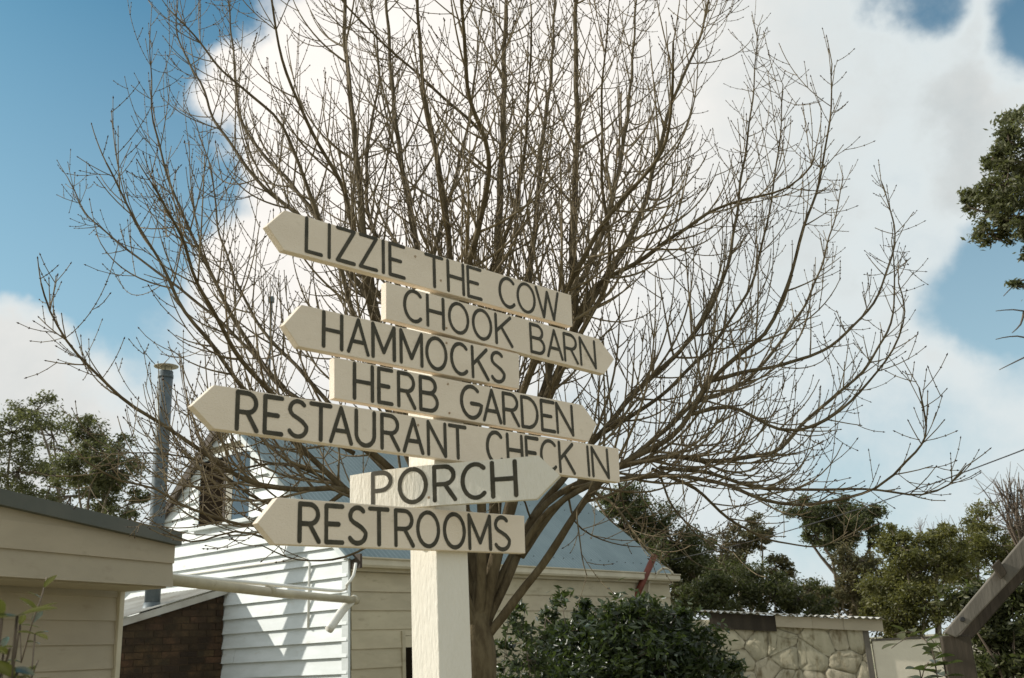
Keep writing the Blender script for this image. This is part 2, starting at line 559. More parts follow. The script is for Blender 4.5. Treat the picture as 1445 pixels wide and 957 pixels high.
def sign(label, fr, off, corners, text, lets, top, bot, sw, m, bend=nobend, screws=()):
    """a board: its corners, letters, cap line and base line, all measured on its face"""
    face = off + TH
    pts = [fr.hit(x, y, face) for x, y in corners]
    if bend is nobend:
        b = prism('sign_board', fr, pts, off, face, m, post_thing, bevel=.0015)
    else:
        us = [q[0] for q in pts]
        # strips along u so that the board can be warped
        (ul, zl0), (ur, zr0), (ut, zt), (ur2, zr1), (ul2, zl1) = pts
        nn = 26
        bm = bmesh.new()
        rings = []
        for i in range(nn + 1):
            t = i / nn
            ua, za = ul + (ur - ul) * t, zl0 + (zr0 - zl0) * t
            ub, zb = ul2 + (ur2 - ul2) * t, zl1 + (zr1 - zl1) * t
            rings.append([(ua, za), (ub, zb)])
        vv = []
        for (a, b2) in rings:
            vv.append([bm.verts.new(fr.pt(q[0], nn_ - bend(q[0]), q[1])) for q, nn_ in ((a, face), (b2, face), (b2, off), (a, off))])
        for i in range(nn):
            for s in range(4):
                s2 = (s + 1) % 4
                bm.faces.new([vv[i][s], vv[i][s2], vv[i + 1][s2], vv[i + 1][s]])
        bm.faces.new(vv[0])
        tf = bm.verts.new(fr.pt(ut, face - bend(ut), zt))
        tb = bm.verts.new(fr.pt(ut, off - bend(ut), zt))
        e = vv[-1]
        bm.faces.new([e[0], e[1], tf])
        bm.faces.new([e[3], e[2], tb])
        bm.faces.new([e[0], tf, tb, e[3]])
        bm.faces.new([e[1], e[2], tb, tf])
        b = bm_obj('sign_board', bm, m, post_thing)
    b['label'] = label
    T0, T1 = fr.hit(*top[0], face), fr.hit(*top[1], face)
    B0, B1 = fr.hit(*bot[0], face), fr.hit(*bot[1], face)

    def lerp(a, c, u):
        t = (u - a[0]) / (c[0] - a[0])
        return a[1] + (c[1] - a[1]) * t
    for ch, (x0, x1) in zip(text, lets):
        xm = (x0 + x1) / 2
        ty = top[0][1] + (top[1][1] - top[0][1]) * (xm - top[0][0]) / (top[1][0] - top[0][0])
        by = bot[0][1] + (bot[1][1] - bot[0][1]) * (xm - bot[0][0]) / (bot[1][0] - bot[0][0])
        ym = (ty + by) / 2
        u0, u1 = fr.hit(x0, ym, face)[0], fr.hit(x1, ym, face)[0]
        hw = sw / 2 * 1.06
        a, c = u0 + hw, u1 - hw
        if ch == 'I':
            a = c = (u0 + u1) / 2
        bm = bmesh.new()
        for k, st in enumerate(GL[ch]):
            pl = []
            st2 = []
            for i in range(len(st) - 1):     # subdivide long runs a little so they follow the board
                st2.append(st[i])
                if math.dist(st[i], st[i + 1]) > .5:
                    st2.append(((st[i][0] + st[i + 1][0]) / 2, (st[i][1] + st[i + 1][1]) / 2))
            st2.append(st[-1])
            for (sx, sy) in st2:
                u = a + (c - a) * sx
                if ch == 'I':
                    u = a
                zt, zb = lerp(T0, T1, u) - hw * .6, lerp(B0, B1, u) + hw * .6
                pl.append((u, zb + (zt - zb) * sy))
            nn_ = face + .0007 + .00014 * k
            stroke_mesh(bm, pl, hw * random.uniform(.96, 1.04), lambda v, nn_=nn_: fr.pt(v.x, nn_ - bend(v.x), v.y))
        o = bm_obj('letter', bm, M['letterpaint'], b)
    for (sx, sy) in screws:
        u, z = fr.hit(sx, sy, face)
        bm = bmesh.new()
        c0 = fr.pt(u, face - bend(u) + .0008, z)
        bmesh.ops.create_cone(bm, cap_ends=True, segments=10, radius1=.0035, radius2=.0026, depth=.0022,
                              matrix=Matrix.Translation(c0) @ fr.n.to_track_quat('Z', 'Y').to_matrix().to_4x4())
        bm_obj('screw', bm, M['rust'], b)
    return b


SP = M['signpaint']
sign('left-pointing arrow board lettered LIZZIE THE COW', FS, 0, [(402, 296.5), (806, 416.5), (808, 461), (401, 353), (377, 318)],
     'LIZZIETHECOW', [(429.8, 455.9), (462.2, 466.8), (473.7, 501.9), (506, 533.2), (538.5, 543), (547.9, 571.9), (599, 626), (630.3, 655.4), (658.5, 680),
                      (703.4, 727.8), (728.9, 755.6), (755.6, 789)],
     ((432, 306), (787, 413.5)), ((432, 356), (784, 453)), 0.0095, SP, screws=((586, 362), (622, 396)))
sign('right-pointing arrow board lettered CHOOK BARN', FS, 0, [(545, 398), (845, 478), (867, 507), (853, 528), (545, 450)],
     'CHOOKBARN', [(568.7, 596.9), (601.2, 627.4), (632, 662), (665.8, 694.4), (698.2, 723.2), (747.3, 768.8), (770.9, 793.9), (794.9, 815.2), (817.7, 840.6)],
     ((603.6, 415.3), (836, 480.5)), ((605, 460.5), (838, 520)), 0.0095, SP, screws=((630, 463),))
sign('left-pointing arrow board lettered HAMMOCKS', FS, 0, [(426, 430), (732.5, 499.5), (733, 549), (422, 489), (401, 458)],
     'HAMMOCKS', [(454, 484.6), (489.2, 521.6), (523.8, 558.3), (563.5, 597), (600, 631.3), (635, 661.6), (664.8, 689.8), (690.9, 712.8)],
     ((456, 438.5), (666.4, 488)), ((456.4, 490), (667.3, 533)), 0.0098, SP, screws=((630, 484),))
sign('right-pointing arrow board lettered HERB GARDEN', FS, 0, [(472, 504), (822, 571.5), (842, 599), (831, 623), (472, 562)],
     'HERBGARDEN', [(497.5, 527.8), (532, 555), (560, 587), (591, 618.8), (649, 678.3), (680.4, 707.6), (708.6, 732.7), (734.7, 759.8), (762.5, 783.4), (784.3, 808.9)],
     ((500, 511.5), (803.7, 571.7)), ((500.3, 563.5), (806.8, 615)), 0.0100, SP, screws=((634, 583), (632, 542)))
sign('longest board, left-pointing, lettered RESTAURANT CHECK IN', FS, 0, [(303, 543), (873, 633), (875, 681), (302, 605), (271, 572)],
     'RESTAURANTCHECKIN', [(331.5, 365.5), (370.7, 400.4), (404, 435.3), (435.9, 468.9), (464, 498), (500, 530.5), (536.4, 564.5), (567.7, 598.4), (602, 630.2), (632.4, 659),
                           (685.6, 710.7), (714.5, 738.3), (741, 760.9), (761.9, 786.5), (788, 811), (827.7, 832.3), (834.4, 859)],
     ((334, 550.8), (854.2, 633.4)), ((334.6, 607), (857, 675.5)), 0.0100, SP, screws=((590, 600),))
sign('lowest board, left-pointing, lettered RESTROOMS', FS, 0, [(392, 702), (740, 728), (741.5, 781), (388, 768), (363, 738)],
     'RESTROOMS', [(419.8, 452.8), (457.4, 485.8), (489.4, 518.6), (519.2, 549.9), (555.8, 584.8), (587, 621), (624.7, 657.2), (660, 693.4), (695.7, 720.3)],
     ((422.5, 708.9), (689.6, 727.3)), ((422.9, 765.5), (691.9, 776.5)), 0.0102, SP, screws=())
eg = FS.pt(0, 0, 0) + Vector((-.177, -.984, 0)) * .012
FP = Frame((eg.x, eg.y), 99.5, 1)


def porch_bend(u):
    return .85 * (.02 - u) ** 2 if u < .02 else 0.0


sign('right-pointing arrow board lettered PORCH, turned towards the viewer', FP, 0, [(484, 666.5), (760, 643), (790, 671), (757, 704), (484, 722)],
     'PORCH', [(518.4, 552.2), (559.4, 603.9), (610, 644.9), (649.7, 688.4), (691.9, 730.6)],
     ((526, 664.0), (725.3, 649.3)), ((526, 714), (727.8, 700.7)), 0.0105, M['postpaint'], bend=porch_bend, screws=((605, 702),))

# ---------------------------------------------------------------- house
DH = 11.0
PHI_L = 38.2
corner = P(493, 850, DH)
FL = Frame((corner.x, corner.y), PHI_L, 1)              # long wall, in shade
FG = Frame((corner.x, corner.y), PHI_L - 90, -1)        # gable wall, in the sun (u runs away to the left)
eave_z = FG.hit(494, 786)[1]
GW = FG.hit(172, 795, 0)[0]

_r = ray(295, 589)
_q = FG.pt(GW / 2, 0, 0)
apex_z = EYE.z + _r.z * ((_q - EYE).xy.length / _r.xy.length)
LW = FL.hit(944, 832)[0]
house = thing('house', 'white weatherboard house with steep blue grey corrugated roof and gable window', 'house', (corner.x, corner.y, 0))
half = GW / 2


def gz(u):      # wall height under the rake
    return eave_z + (apex_z - eave_z) * (1 - abs(u - half) / half)


def gu(z):      # span of the gable at height z
    if z <= eave_z:
        return 0.0, GW
    k = (z - eave_z) / (apex_z - eave_z)
    return half * k, GW - half * k


# window opening from the photograph
wu1, _ = FG.hit(283, 690)
wu0, _ = FG.hit(356, 690)
wz0 = FG.hit(320, 738)[1]
wz1 = FG.hit(320, 641)[1]
sp = .166
z = 0.15
while z < apex_z - .03:
    z1 = min(z + sp, apex_z - .01)
    a0, b0 = gu(z)
    a1, b1 = gu(z1)
    if z1 > wz0 + .01 and z < wz1 - .01:
        weatherboard(FG, a0, wu0 - .05, a1, wu0 - .05, z, z1, M['housewhite'], house) if a1 < wu0 - .06 else None
        weatherboard(FG, wu1 + .05, b0, wu1 + .05, b1, z, z1, M['housewhite'], house) if b1 > wu1 + .06 else None
    else:
        cut = GW * random.uniform(.3, .7)
        if a0 + .4 < cut < b1 - .4 and random.random() < .4:
            weatherboard(FG, a0, cut - .003, a1, cut - .003, z, z1, M['housewhite'], house)
            weatherboard(FG, cut + .003, b0, cut + .003, b1, z, z1, M['housewhite'], house)
        else:
            weatherboard(FG, a0, b0, a1, b1, z, z1, M['housewhite'], house)
    z += sp
# wall core behind the boards
core = [(0.012, 0), (GW - .012, 0), (GW - .012, eave_z), (half, apex_z - .02), (.012, eave_z)]
bm = bmesh.new()
a = [bm.verts.new(FG.pt(u, -.004, z)) for u, z in core]
b = [bm.verts.new(FG.pt(u, -LW, z)) for u, z in core]
bm.faces.new(a)
bm.faces.new(b[::-1])
for i in range(5):
    bm.faces.new([a[i], a[(i + 1) % 5], b[(i + 1) % 5], b[i]])
bm_obj('wall', bm, M['housecream'], house)
box('corner_board', FG, -.02, .085, .003, .034, 0, eave_z - .01, M['housewhite'], house, bevel=.003)
# window
win = box('window_frame', FG, wu0 - .05, wu1 + .05, .0, .03, wz0 - .05, wz0 + .02, M['housewhite'], house)
win['label'] = 'white frame of the gable window'
for (ua, ub, za, zb) in ((wu0 - .05, wu0 + .02, wz0 + .02, wz1 + .03), (wu1 - .02, wu1 + .05, wz0 + .02, wz1 + .03), (wu0 + .02, wu1 - .02, wz1 - .03, wz1 + .03)):
    box('frame_rail', FG, ua, ub, .002, .028, za, zb, M['housewhite'], win)
box('sill', FG, wu0 - .10, wu1 + .10, .028, .085, wz0 - .04, wz0 - .005, M['housewhite'], win)
wm = (wu0 + wu1) / 2
box('mullion', FG, wm - .02, wm + .02, .004, .022, wz0 + .02, wz1 - .03, M['darkwood'], win)
box('window_pane', FG, wu0 + .02, wm - .02, .008, .012, wz0 + .02, wz1 - .03, M['glass'], win)
box('window_pane', FG, wm + .02, wu1 - .02, .008, .012, wz0 + .02, wz1 - .03, M['glass'], win)
box('curtain', FG, wm - .16, wm - .03, .013, .017, wz0 + .03, wz1 - .2, M['curtain'], win)
box('dark_opening_sheet', FG, wm + .02, wu1 - .02, .0125, .0155, wz0 + .03, wz1 - .04, M['inside'], win)  # dark sheet before the pane, painted in for the unlit opening

# corrugated roof
OV = .10


def corrugated(name, origin, along, down, length, run, pitch, amp, thick, m, parent, seg=6):
    """sheet: waves along 'along', ribs running 'down'"""
    al, dn = along.normalized(), down.normalized()
    nrm = al.cross(dn).normalized()
    if nrm.z < 0:
        nrm = -nrm
    n = max(8, int(length / pitch * seg))
    v, f = [], []
    rows = 4
    for j in range(rows + 1):
        for i in range(n + 1):
            s = i / n * length
            w = math.sin(2 * math.pi * s / pitch) * amp
            v.append(origin + al * s + dn * (run * j / rows) + nrm * w)
    for j in range(rows):
        for i in range(n):
            a = j * (n + 1) + i
            f.append((a, a + 1, a + n + 2, a + n + 1))
    k = len(v)
    v += [p - nrm * thick for p in v]
    f += [(q[3] + k, q[2] + k, q[1] + k, q[0] + k) for q in f]
    for i in range(n):
        for base in (0, rows * (n + 1)):
            a = base + i
            f.append((a, a + k, a + k + 1, a + 1))
    for j in range(rows):
        for base in (0, n):
            a = j * (n + 1) + base
            f.append((a, a + n + 1, a + n + 1 + k, a + k))
    return mesh(name, v, f, m, parent, smooth=False)


ridge0 = FG.pt(half, .10, apex_z + .05)
down_near = (FG.pt(0, 0, eave_z) - FG.pt(half, 0, apex_z))
down_far = (FG.pt(GW, 0, eave_z) - FG.pt(half, 0, apex_z))
slope_len = down_near.length
nw = down_near.normalized()
nf = down_far.normalized()
corrugated('roof_sheet', ridge0, FL.u, down_near, LW + .2, slope_len + .12, .076, .012, .003, M['iron'], house)
corrugated('roof_sheet', ridge0, FL.u, down_far, LW + .2, slope_len + .12, .076, .009, .003, M['iron'], house)
sc_t = Tubes()
for row_ in (.48, .95):
    s_ = .06
    while s_ < LW + .15:
        q_ = ridge0 + FL.u * (s_ - s_ % .076 + .019 + (.076 if s_ % .076 > .038 else 0)) + nw * (slope_len * row_)
        nn_ = FL.u.cross(nw).normalized()
        nn_ = nn_ if nn_.z > 0 else -nn_
        sc_t.add([q_ + nn_ * .008, q_ + nn_ * .019], [.008, .006], 6)
        s_ += .228
o = sc_t.build('roof_screws', M['inside'], house)
o['kind'] = 'stuff'
tube('ridge_cap', [ridge0 + FL.u * s + Vector((0, 0, .012)) for s in (0, LW / 2, LW + .2)], .035, M['iron'], house)
# dark bargeboard on the far rake, thin pale one on the near rake


def rake(name, p0, p1, wid, dep, m):
    d = (p1 - p0).normalized()
    perp = Vector((0, 0, -1)) - d * d.dot(Vector((0, 0, -1)))
    perp.normalize()
    n = FG.n
    bm = bmesh.new()
    add_hexa(bm, [p0, p1, p1 + perp * wid, p0 + perp * wid, p0 + n * dep, p1 + n * dep, p1 + perp * wid + n * dep, p0 + perp * wid + n * dep])
    return bm_obj(name, bm, m, house)


top = FG.pt(half, .05, apex_z + .035)
rake('bargeboard', top, top + nf * (slope_len + .12), .10, .05, M['darkwood'])
rake('bargeboard', top + Vector((0, 0, -.003)), top + nw * (slope_len + .05), .055, .04, M['housewhite'])
# long wall boards
bb = [.2]
z = .12
k = 0
gut_z = FL.hit(700, 815)[1]
wallz = eave_z - .12
while z < wallz:
    z1 = min(z + .2, wallz)
    du0, du1 = FL.hit(570, 930)[0], FL.hit(592, 930)[0] + .25
    zt = FL.hit(575, 897)[1]
    if z1 < zt + .06:
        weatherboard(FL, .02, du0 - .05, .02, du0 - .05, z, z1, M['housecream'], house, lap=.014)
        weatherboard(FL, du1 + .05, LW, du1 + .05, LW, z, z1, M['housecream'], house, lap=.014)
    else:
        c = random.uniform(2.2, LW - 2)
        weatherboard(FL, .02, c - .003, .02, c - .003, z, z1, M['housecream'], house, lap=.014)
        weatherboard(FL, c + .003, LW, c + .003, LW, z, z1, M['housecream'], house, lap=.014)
    z += .2
box('dark_window', FL, du0, du1, .001, .012, .9, zt, M['inside'], house)  # flat near-black sheet stands in for the shade inside the opening
box('window_architrave', FL, du0 - .05, du0, .001, .03, .85, zt + .05, M['housecream'], house)
# eaves: soffit, fascia, gutter
box('fascia', FL, .0, LW + .06, .03, .055, eave_z - .15, eave_z - .03, M['trim'], house)
bm = bmesh.new()
prof = [(.058, -.115), (.145, -.115), (.158, -.09), (.155, -.035), (.175, -.02), (.175, -.008), (.150, -.008), (.145, -.10), (.07, -.10), (.07, -.01), (.058, -.01)]
ra = [bm.verts.new(FL.pt(.02, n, eave_z + z)) for n, z in prof]
rb = [bm.verts.new(FL.pt(LW + .12, n, eave_z + z)) for n, z in prof]
bm.faces.new(ra)
bm.faces.new(rb[::-1])
for i in range(len(prof)):
    bm.faces.new([ra[i], ra[(i + 1) % len(prof)], rb[(i + 1) % len(prof)], rb[i]])
bm_obj('gutter', bm, M['trim'], house)
box('gutter_stop_end', FL, -.01, .02, .03, .18, eave_z - .13, eave_z + .02, M['darkwood'], house)
# conduit on the gable wall
cz0 = FG.hit(250, 812, .04)
c1 = FG.hit(425, 788, .04)
c2 = FG.hit(437, 795, .04)
c3 = FG.hit(434, 887, .04)
tube('conduit', [FG.pt(cz0[0], .04, cz0[1]), FG.pt(c1[0], .04, c1[1]), FG.pt((c1[0] + c2[0]) / 2, .042, c1[1] - .01), FG.pt(c2[0], .04, c2[1]), FG.pt(c2[0] + .01, .04, c3[1])],
     .014, M['whitepipe'], house, 8)
# downpipe elbow at the corner
e0 = P(497, 847, 10.85)
e1 = P(483, 862, 10.75)
e2 = P(464, 889, 10.6)
tube('downpipe_elbow', catmull([P(500, 846, 10.95), e0, e1, e2], .05), .045, M['whitepipe'], house, 12)
# long pipe from the near shed to the corner
PA, PB = P(236, 818, 6.75), P(500, 847, 10.9)
pp = thing('drain_pipe', 'thick cream pipe running from the near shed eave to the white house corner', 'pipe', (PB.x, PB.y, 0))
tube('pipe', [PA, PA.lerp(PB, .5) + Vector((0, 0, -.012)), PB], .037, M['pipe'], pp, 14)
tube('pipe_cap', [PB + (PA - PB).normalized() * .07, PB + (PB - PA).normalized() * .06], .046, M['pipe'], pp, 14)
tube('pipe_socket', [PA.lerp(PB, .42), PA.lerp(PB, .44)], .043, M['pipe'], pp, 14)
PC, PD = P(240, 812, 6.85), P(481, 834, 10.7)
pq = thing('overflow_pipe', 'thin cream pipe above the thick drain pipe, bent up at the house corner', 'pipe', (PD.x, PD.y, 0))
tube('pipe', catmull([PC, PC.lerp(PD, .5), PD, P(489, 826, 10.75), P(499, 812, 10.8), P(502, 795, 10.85)], .1), .016, M['whitepipe'], pq, 8)

# J-shaped vent pipe, red-brown pole at the far eave
ge = FL.hit(920, 830)[0]
base = FL.pt(ge, .32, 0)
dd = (base).y
vt = thing('vent_pipe', 'white hooked vent pipe standing at the right end of the house gutter', 'pipe', (base.x, base.y, 0))
tube('pipe', catmull([P(917, 975, dd), P(915, 830, dd), P(922, 818, dd), P(930, 806, dd), P(938, 802, dd), P(945, 804, dd), P(950, 811, dd)], .05), .019, M['trim'], vt, 8)
rp = thing('leaning_pole', 'short red brown pole leaning against the house gutter', 'pole', P(880, 960, dd - .4) * 1)
rp.location.z = 0
p0, p1 = P(903, 830, dd - .2), P(924, 783, dd - .2)
g = p0 + (p0 - p1) * (p0.z / (p1.z - p0.z)) * .98
tube('shaft', [g, p0, p1], .05, M['redpole'], rp, 8)

# mast behind the house
mb = P(378, 600, 17)
ms = thing('mast', 'thin grey mast with small box on top, seen behind the house through twigs', 'mast', (mb.x, mb.y, 0))
mtop = P(379.5, 425, 17)
tube('pole', [Vector((mb.x, mb.y, 0)), Vector((mb.x, mb.y, mtop.z))], .022, M['flue'], ms, 8)
fm = Frame((mb.x, mb.y), 90, 1)
box('box', fm, -.05, .05, -.05, .05, mtop.z - .03, mtop.z + .08, M['flue'], ms, bevel=.01)

# ---------------------------------------------------------------- brick lean-to in front of the gable
bu, _ = FG.hit(318, 880)
FB = Frame(FG.pt(bu, 0, 0), PHI_L + 180, -1)      # u runs outward from the gable, n faces right
zl0 = FG.hit(304, 828)[1]
bl_end = 3.0
un, zn = FB.hit(166, 872)
slopeB = (zn - zl0) / un
lean = thing('brick_lean_to', 'dark brown brick lean-to with weathered corrugated roof between shed and house', 'shed', (FB.o.x, FB.o.y, 0))
ul = un + .9
prism('wall', FB, [(.03, 0), (ul, 0), (ul, zl0 - .08 + slopeB * ul), (.03, zl0 - .08)], -.12, -.006, M['mortar'], lean)
brick_me = None
cw, chh = .23, .076
row = 0
z = .9
nb = 0
while z < zl0:
    u = .035 - (row % 2) * .12
    while u < ul:
        u0, u1 = max(u, .035), min(u + cw - .01, ul)
        zt = zl0 - .085 + slopeB * u1
        if u1 - u0 > .05 and z + chh - .01 < zt and nb < 292:
            if brick_me is None:
                o = box('brick', Frame((0, 0), PHI_L + 180, -1), 0, cw - .01, 0, .014, 0, chh - .01, M['brick'], lean)
                brick_me = o.data
            else:
                o = link_mesh('brick', brick_me, lean)
            o.location = FB.pt(u0, -.015 + random.uniform(-.003, .003), z) - Vector(lean.location)
            o.scale = (1, 1, 1)
            if u1 - u0 < cw - .02:
                bpy.data.objects.remove(o)
                o = box('brick', FB, u0, u1, -.008, .006, z, z + chh - .01, M['brick'], lean)
            nb += 1
        u += cw
    z += chh
    row += 1
o0 = FB.pt(0.0, .08, zl0 + .0)
dn = FB.pt(ul, .08, zl0 + slopeB * ul) - o0
corrugated('roof_sheet', o0, -FB.n, dn, 2.0, dn.length + .05, .076, .009, .003, M['ironold'], lean)
bm = bmesh.new()
add_hexa(bm, [FB.pt(0.005, .03, zl0 - .10), FB.pt(ul, .03, zl0 - .10 + slopeB * ul), FB.pt(ul, .03, zl0 - .022 + slopeB * ul), FB.pt(.005, .03, zl0 - .022),
              FB.pt(0.005, .065, zl0 - .10), FB.pt(ul, .065, zl0 - .10 + slopeB * ul), FB.pt(ul, .065, zl0 - .022 + slopeB * ul), FB.pt(.005, .065, zl0 - .022)])
bm_obj('barge_capping', bm, M['ironold'], lean)

# flue
fd = 0
fu, fz = FB.hit(226, 850)
fb = FB.pt(fu, -.16, 0)
fzb = zl0 + slopeB * fu - .12
ftop = P(243, 524, fb.y)
fl = thing('flue', 'tall grey metal chimney flue with flat round cap rising past the shed roof', 'flue', (fb.x, fb.y, 0))
ft = Vector((fb.x, fb.y, ftop.z))
fbz = Vector((fb.x, fb.y, fzb))
tube('pipe', [fbz, fbz.lerp(ft, .35), fbz.lerp(ft, .7), ft], .087, M['flue'], fl, 20)
for t in (.33, .66, .97):
    q = fbz.lerp(ft, t)
    tube('joint_band', [q, q + Vector((0, 0, .04))], .093, M['flue'], fl, 20)
tube('flashing', [fbz + Vector((0, 0, .0)), fbz + Vector((0, 0, .09)), fbz + Vector((0, 0, .16))], [.16, .11, .09], M['flue'], fl, 20)
for k in range(3):
    a = 2.1 * k
    q = ft + Vector((math.cos(a), math.sin(a), 0)) * .07
    tube('cap_strut', [q - Vector((0, 0, .05)), q + Vector((0, 0, .07))], .006, M['fluecap'], fl, 5)
tube('cap', [ft + Vector((0, 0, .06)), ft + Vector((0, 0, .066)), ft + Vector((0, 0, .095))], [.145, .148, .04], M['fluecap'], fl, 22)

# ---------------------------------------------------------------- near shed on the left
DS = 6.2
sc_ = P(246, 800, DS)
FN = Frame((sc_.x, sc_.y), 201, -1)       # u runs left and towards the viewer, n faces the camera side
shed = thing('near_shed', 'beige weatherboard shed with dark metal roof edge, cut by the left frame edge', 'shed', (sc_.x, sc_.y, 0))
UE = 2.0
r0u, r0z = FN.hit(247, 752)
r1u, r1z = FN.hit(0, 692)
rs = (r1z - r0z) / (r1u - r0u)
bz = FN.hit(245, 828)[1]
lz = [bz, FN.hit(245, 795)[1], FN.hit(120, 749)[1]]
sp2 = lz[1] - lz[0]
edge_t = FN.hit(120, 722)[1] - FN.hit(120, 741)[1]
rz = lambda u: r0z + rs * u
fz_ = lambda u: rz(u) - .078
z = bz
k = 0
while z < rz(UE):
    z1 = z + sp2
    # start of the board where the roof line leaves it
    us = 0.0 if fz_(0) > z1 else None
    if us is None:
        ua = max(0.0, (z - fz_(0)) / rs)
        ub = max(0.0, (z1 - fz_(0)) / rs)
        if ua > UE:
            break
        if ua == 0.0:
            pts = [(0, z), (UE, z), (UE, min(z1, fz_(UE))), (ub, z1), (0, fz_(0))] if ub > 0 else [(0, z), (UE, z), (UE, z1), (0, z1)]
        else:
            pts = [(ua, z), (UE, z), (UE, z1), (ub, z1)]
        prism('weatherboard', FN, [(a, b + .0) for a, b in pts], -.02, .0 - .002 * k, M['shedboard'], shed)
    else:
        weatherboard(FN, 0, UE, 0, UE, z, z1, M['shedboard'], shed, lap=.012, back=-.02)
    z = z1
    k += 1
prism('gable_backing', FN, [(.006, bz + .004), (UE, bz + .004), (UE, fz_(UE)), (.006, fz_(0))], -.05, -.021, M['shedboard'], shed)
prism('roof_edge', FN, [(-.015, fz_(0)), (UE, fz_(UE)), (UE, rz(UE)), (-.015, rz(0))], -.04, .035, M['shedflash'], shed)
bm = bmesh.new()
add_hexa(bm, [FN.pt(-.01, -.04, rz(0) - .02), FN.pt(UE, -.04, rz(UE) - .02), FN.pt(UE, -.04, rz(UE) + .0), FN.pt(-.01, -.04, rz(0) + .0),
              FN.pt(-.01, -3, rz(0) - .02), FN.pt(UE, -3, rz(UE) - .02), FN.pt(UE, -3, rz(UE) + .0), FN.pt(-.01, -3, rz(0) + .0)])
bm_obj('roof', bm, M['shedflash'], shed)
REC = -.40
box('soffit', FN, .002, UE, REC + .034, -.052, bz - .006, bz + .03, M['shedboard'], shed)
su = FN.hit(166, 900, REC)[0]
z = .1
while z < bz - .01:
    z1 = min(z + sp2, bz + .003)
    weatherboard(FN, su + .035, UE, su + .035, UE, z, z1, M['shedboard'], shed, lap=.013, back=REC)
    z = z1
box('corner_post', FN, su - .005, su + .035, REC - .03, REC + .032, 0, bz + .004, M['trim'], shed, bevel=.003)
box('side_wall', FN, su, UE, -3.0, REC - .002, 0, bz + .005, M['shedboard'], shed)

# ---------------------------------------------------------------- stone hut on the right
DR = 12.5
ro = P(985, 900, DR)
FR_ = Frame((ro.x, ro.y), 105, 1)
hut = thing('stone_hut', 'low rough limewashed stone hut with thin corrugated iron roof behind the bush', 'hut', (ro.x, ro.y, 0))
hw0 = FR_.hit(1000, 900)[0]
hw1 = FR_.hit(1223, 900)[0]
t0 = FR_.hit(985, 862)
t1 = FR_.hit(1248, 873)
hs = (t1[1] - t0[1]) / (t1[0] - t0[0])
rzf = lambda u: t0[1] + hs * (u - t0[0])
corrugated('roof_sheet', FR_.pt(t0[0], .12, rzf(t0[0])), FR_.u + Vector((0, 0, hs)), -FR_.n + Vector((0, 0, .02)), (t1[0] - t0[0]), 3.0, .076, .011, .003, M['ironold'], hut)
segs = [FR_.hit(x, 880)[0] for x in (1002, 1095, 1146, 1190, 1245)]
for i in range(4):  # light put into plate colour: dark for the shaded first, pale for sunlit ones
    zA, zB = rzf(segs[i]) - .03, rzf(segs[i + 1]) - .03
    hgt = .115 if i else .17
    box('timber_plate', FR_, segs[i] + .001, segs[i + 1] - .001, -.02, (.05 + .008 * (i % 2)) if i else .04, zA - hgt, zA + .012, M['shedboard'] if i else M['darkpost'], hut,
        z0b=zB - hgt, z1b=zB + .012)
wtop = lambda u: rzf(u) - .10
prism('wall', FR_, [(hw0 - 1.5, 0), (hw1, 0), (hw1, wtop(hw1)), (hw0 - 1.5, wtop(hw0 - 1.5))], -.3, -.012, M['stonejoint'], hut)
rng = random.Random(5)


def clip_poly(poly, a, b, c):
    """keep the side a*x + b*y <= c"""
    out = []
    for i in range(len(poly)):
        p, q = poly[i], poly[(i + 1) % len(poly)]
        dp, dq = a * p[0] + b * p[1] - c, a * q[0] + b * q[1] - c
        if dp <= 0:
            out.append(p)
        if (dp < 0 < dq) or (dq < 0 < dp):
            t = dp / (dp - dq)
            out.append((p[0] + (q[0] - p[0]) * t, p[1] + (q[1] - p[1]) * t))
    return out


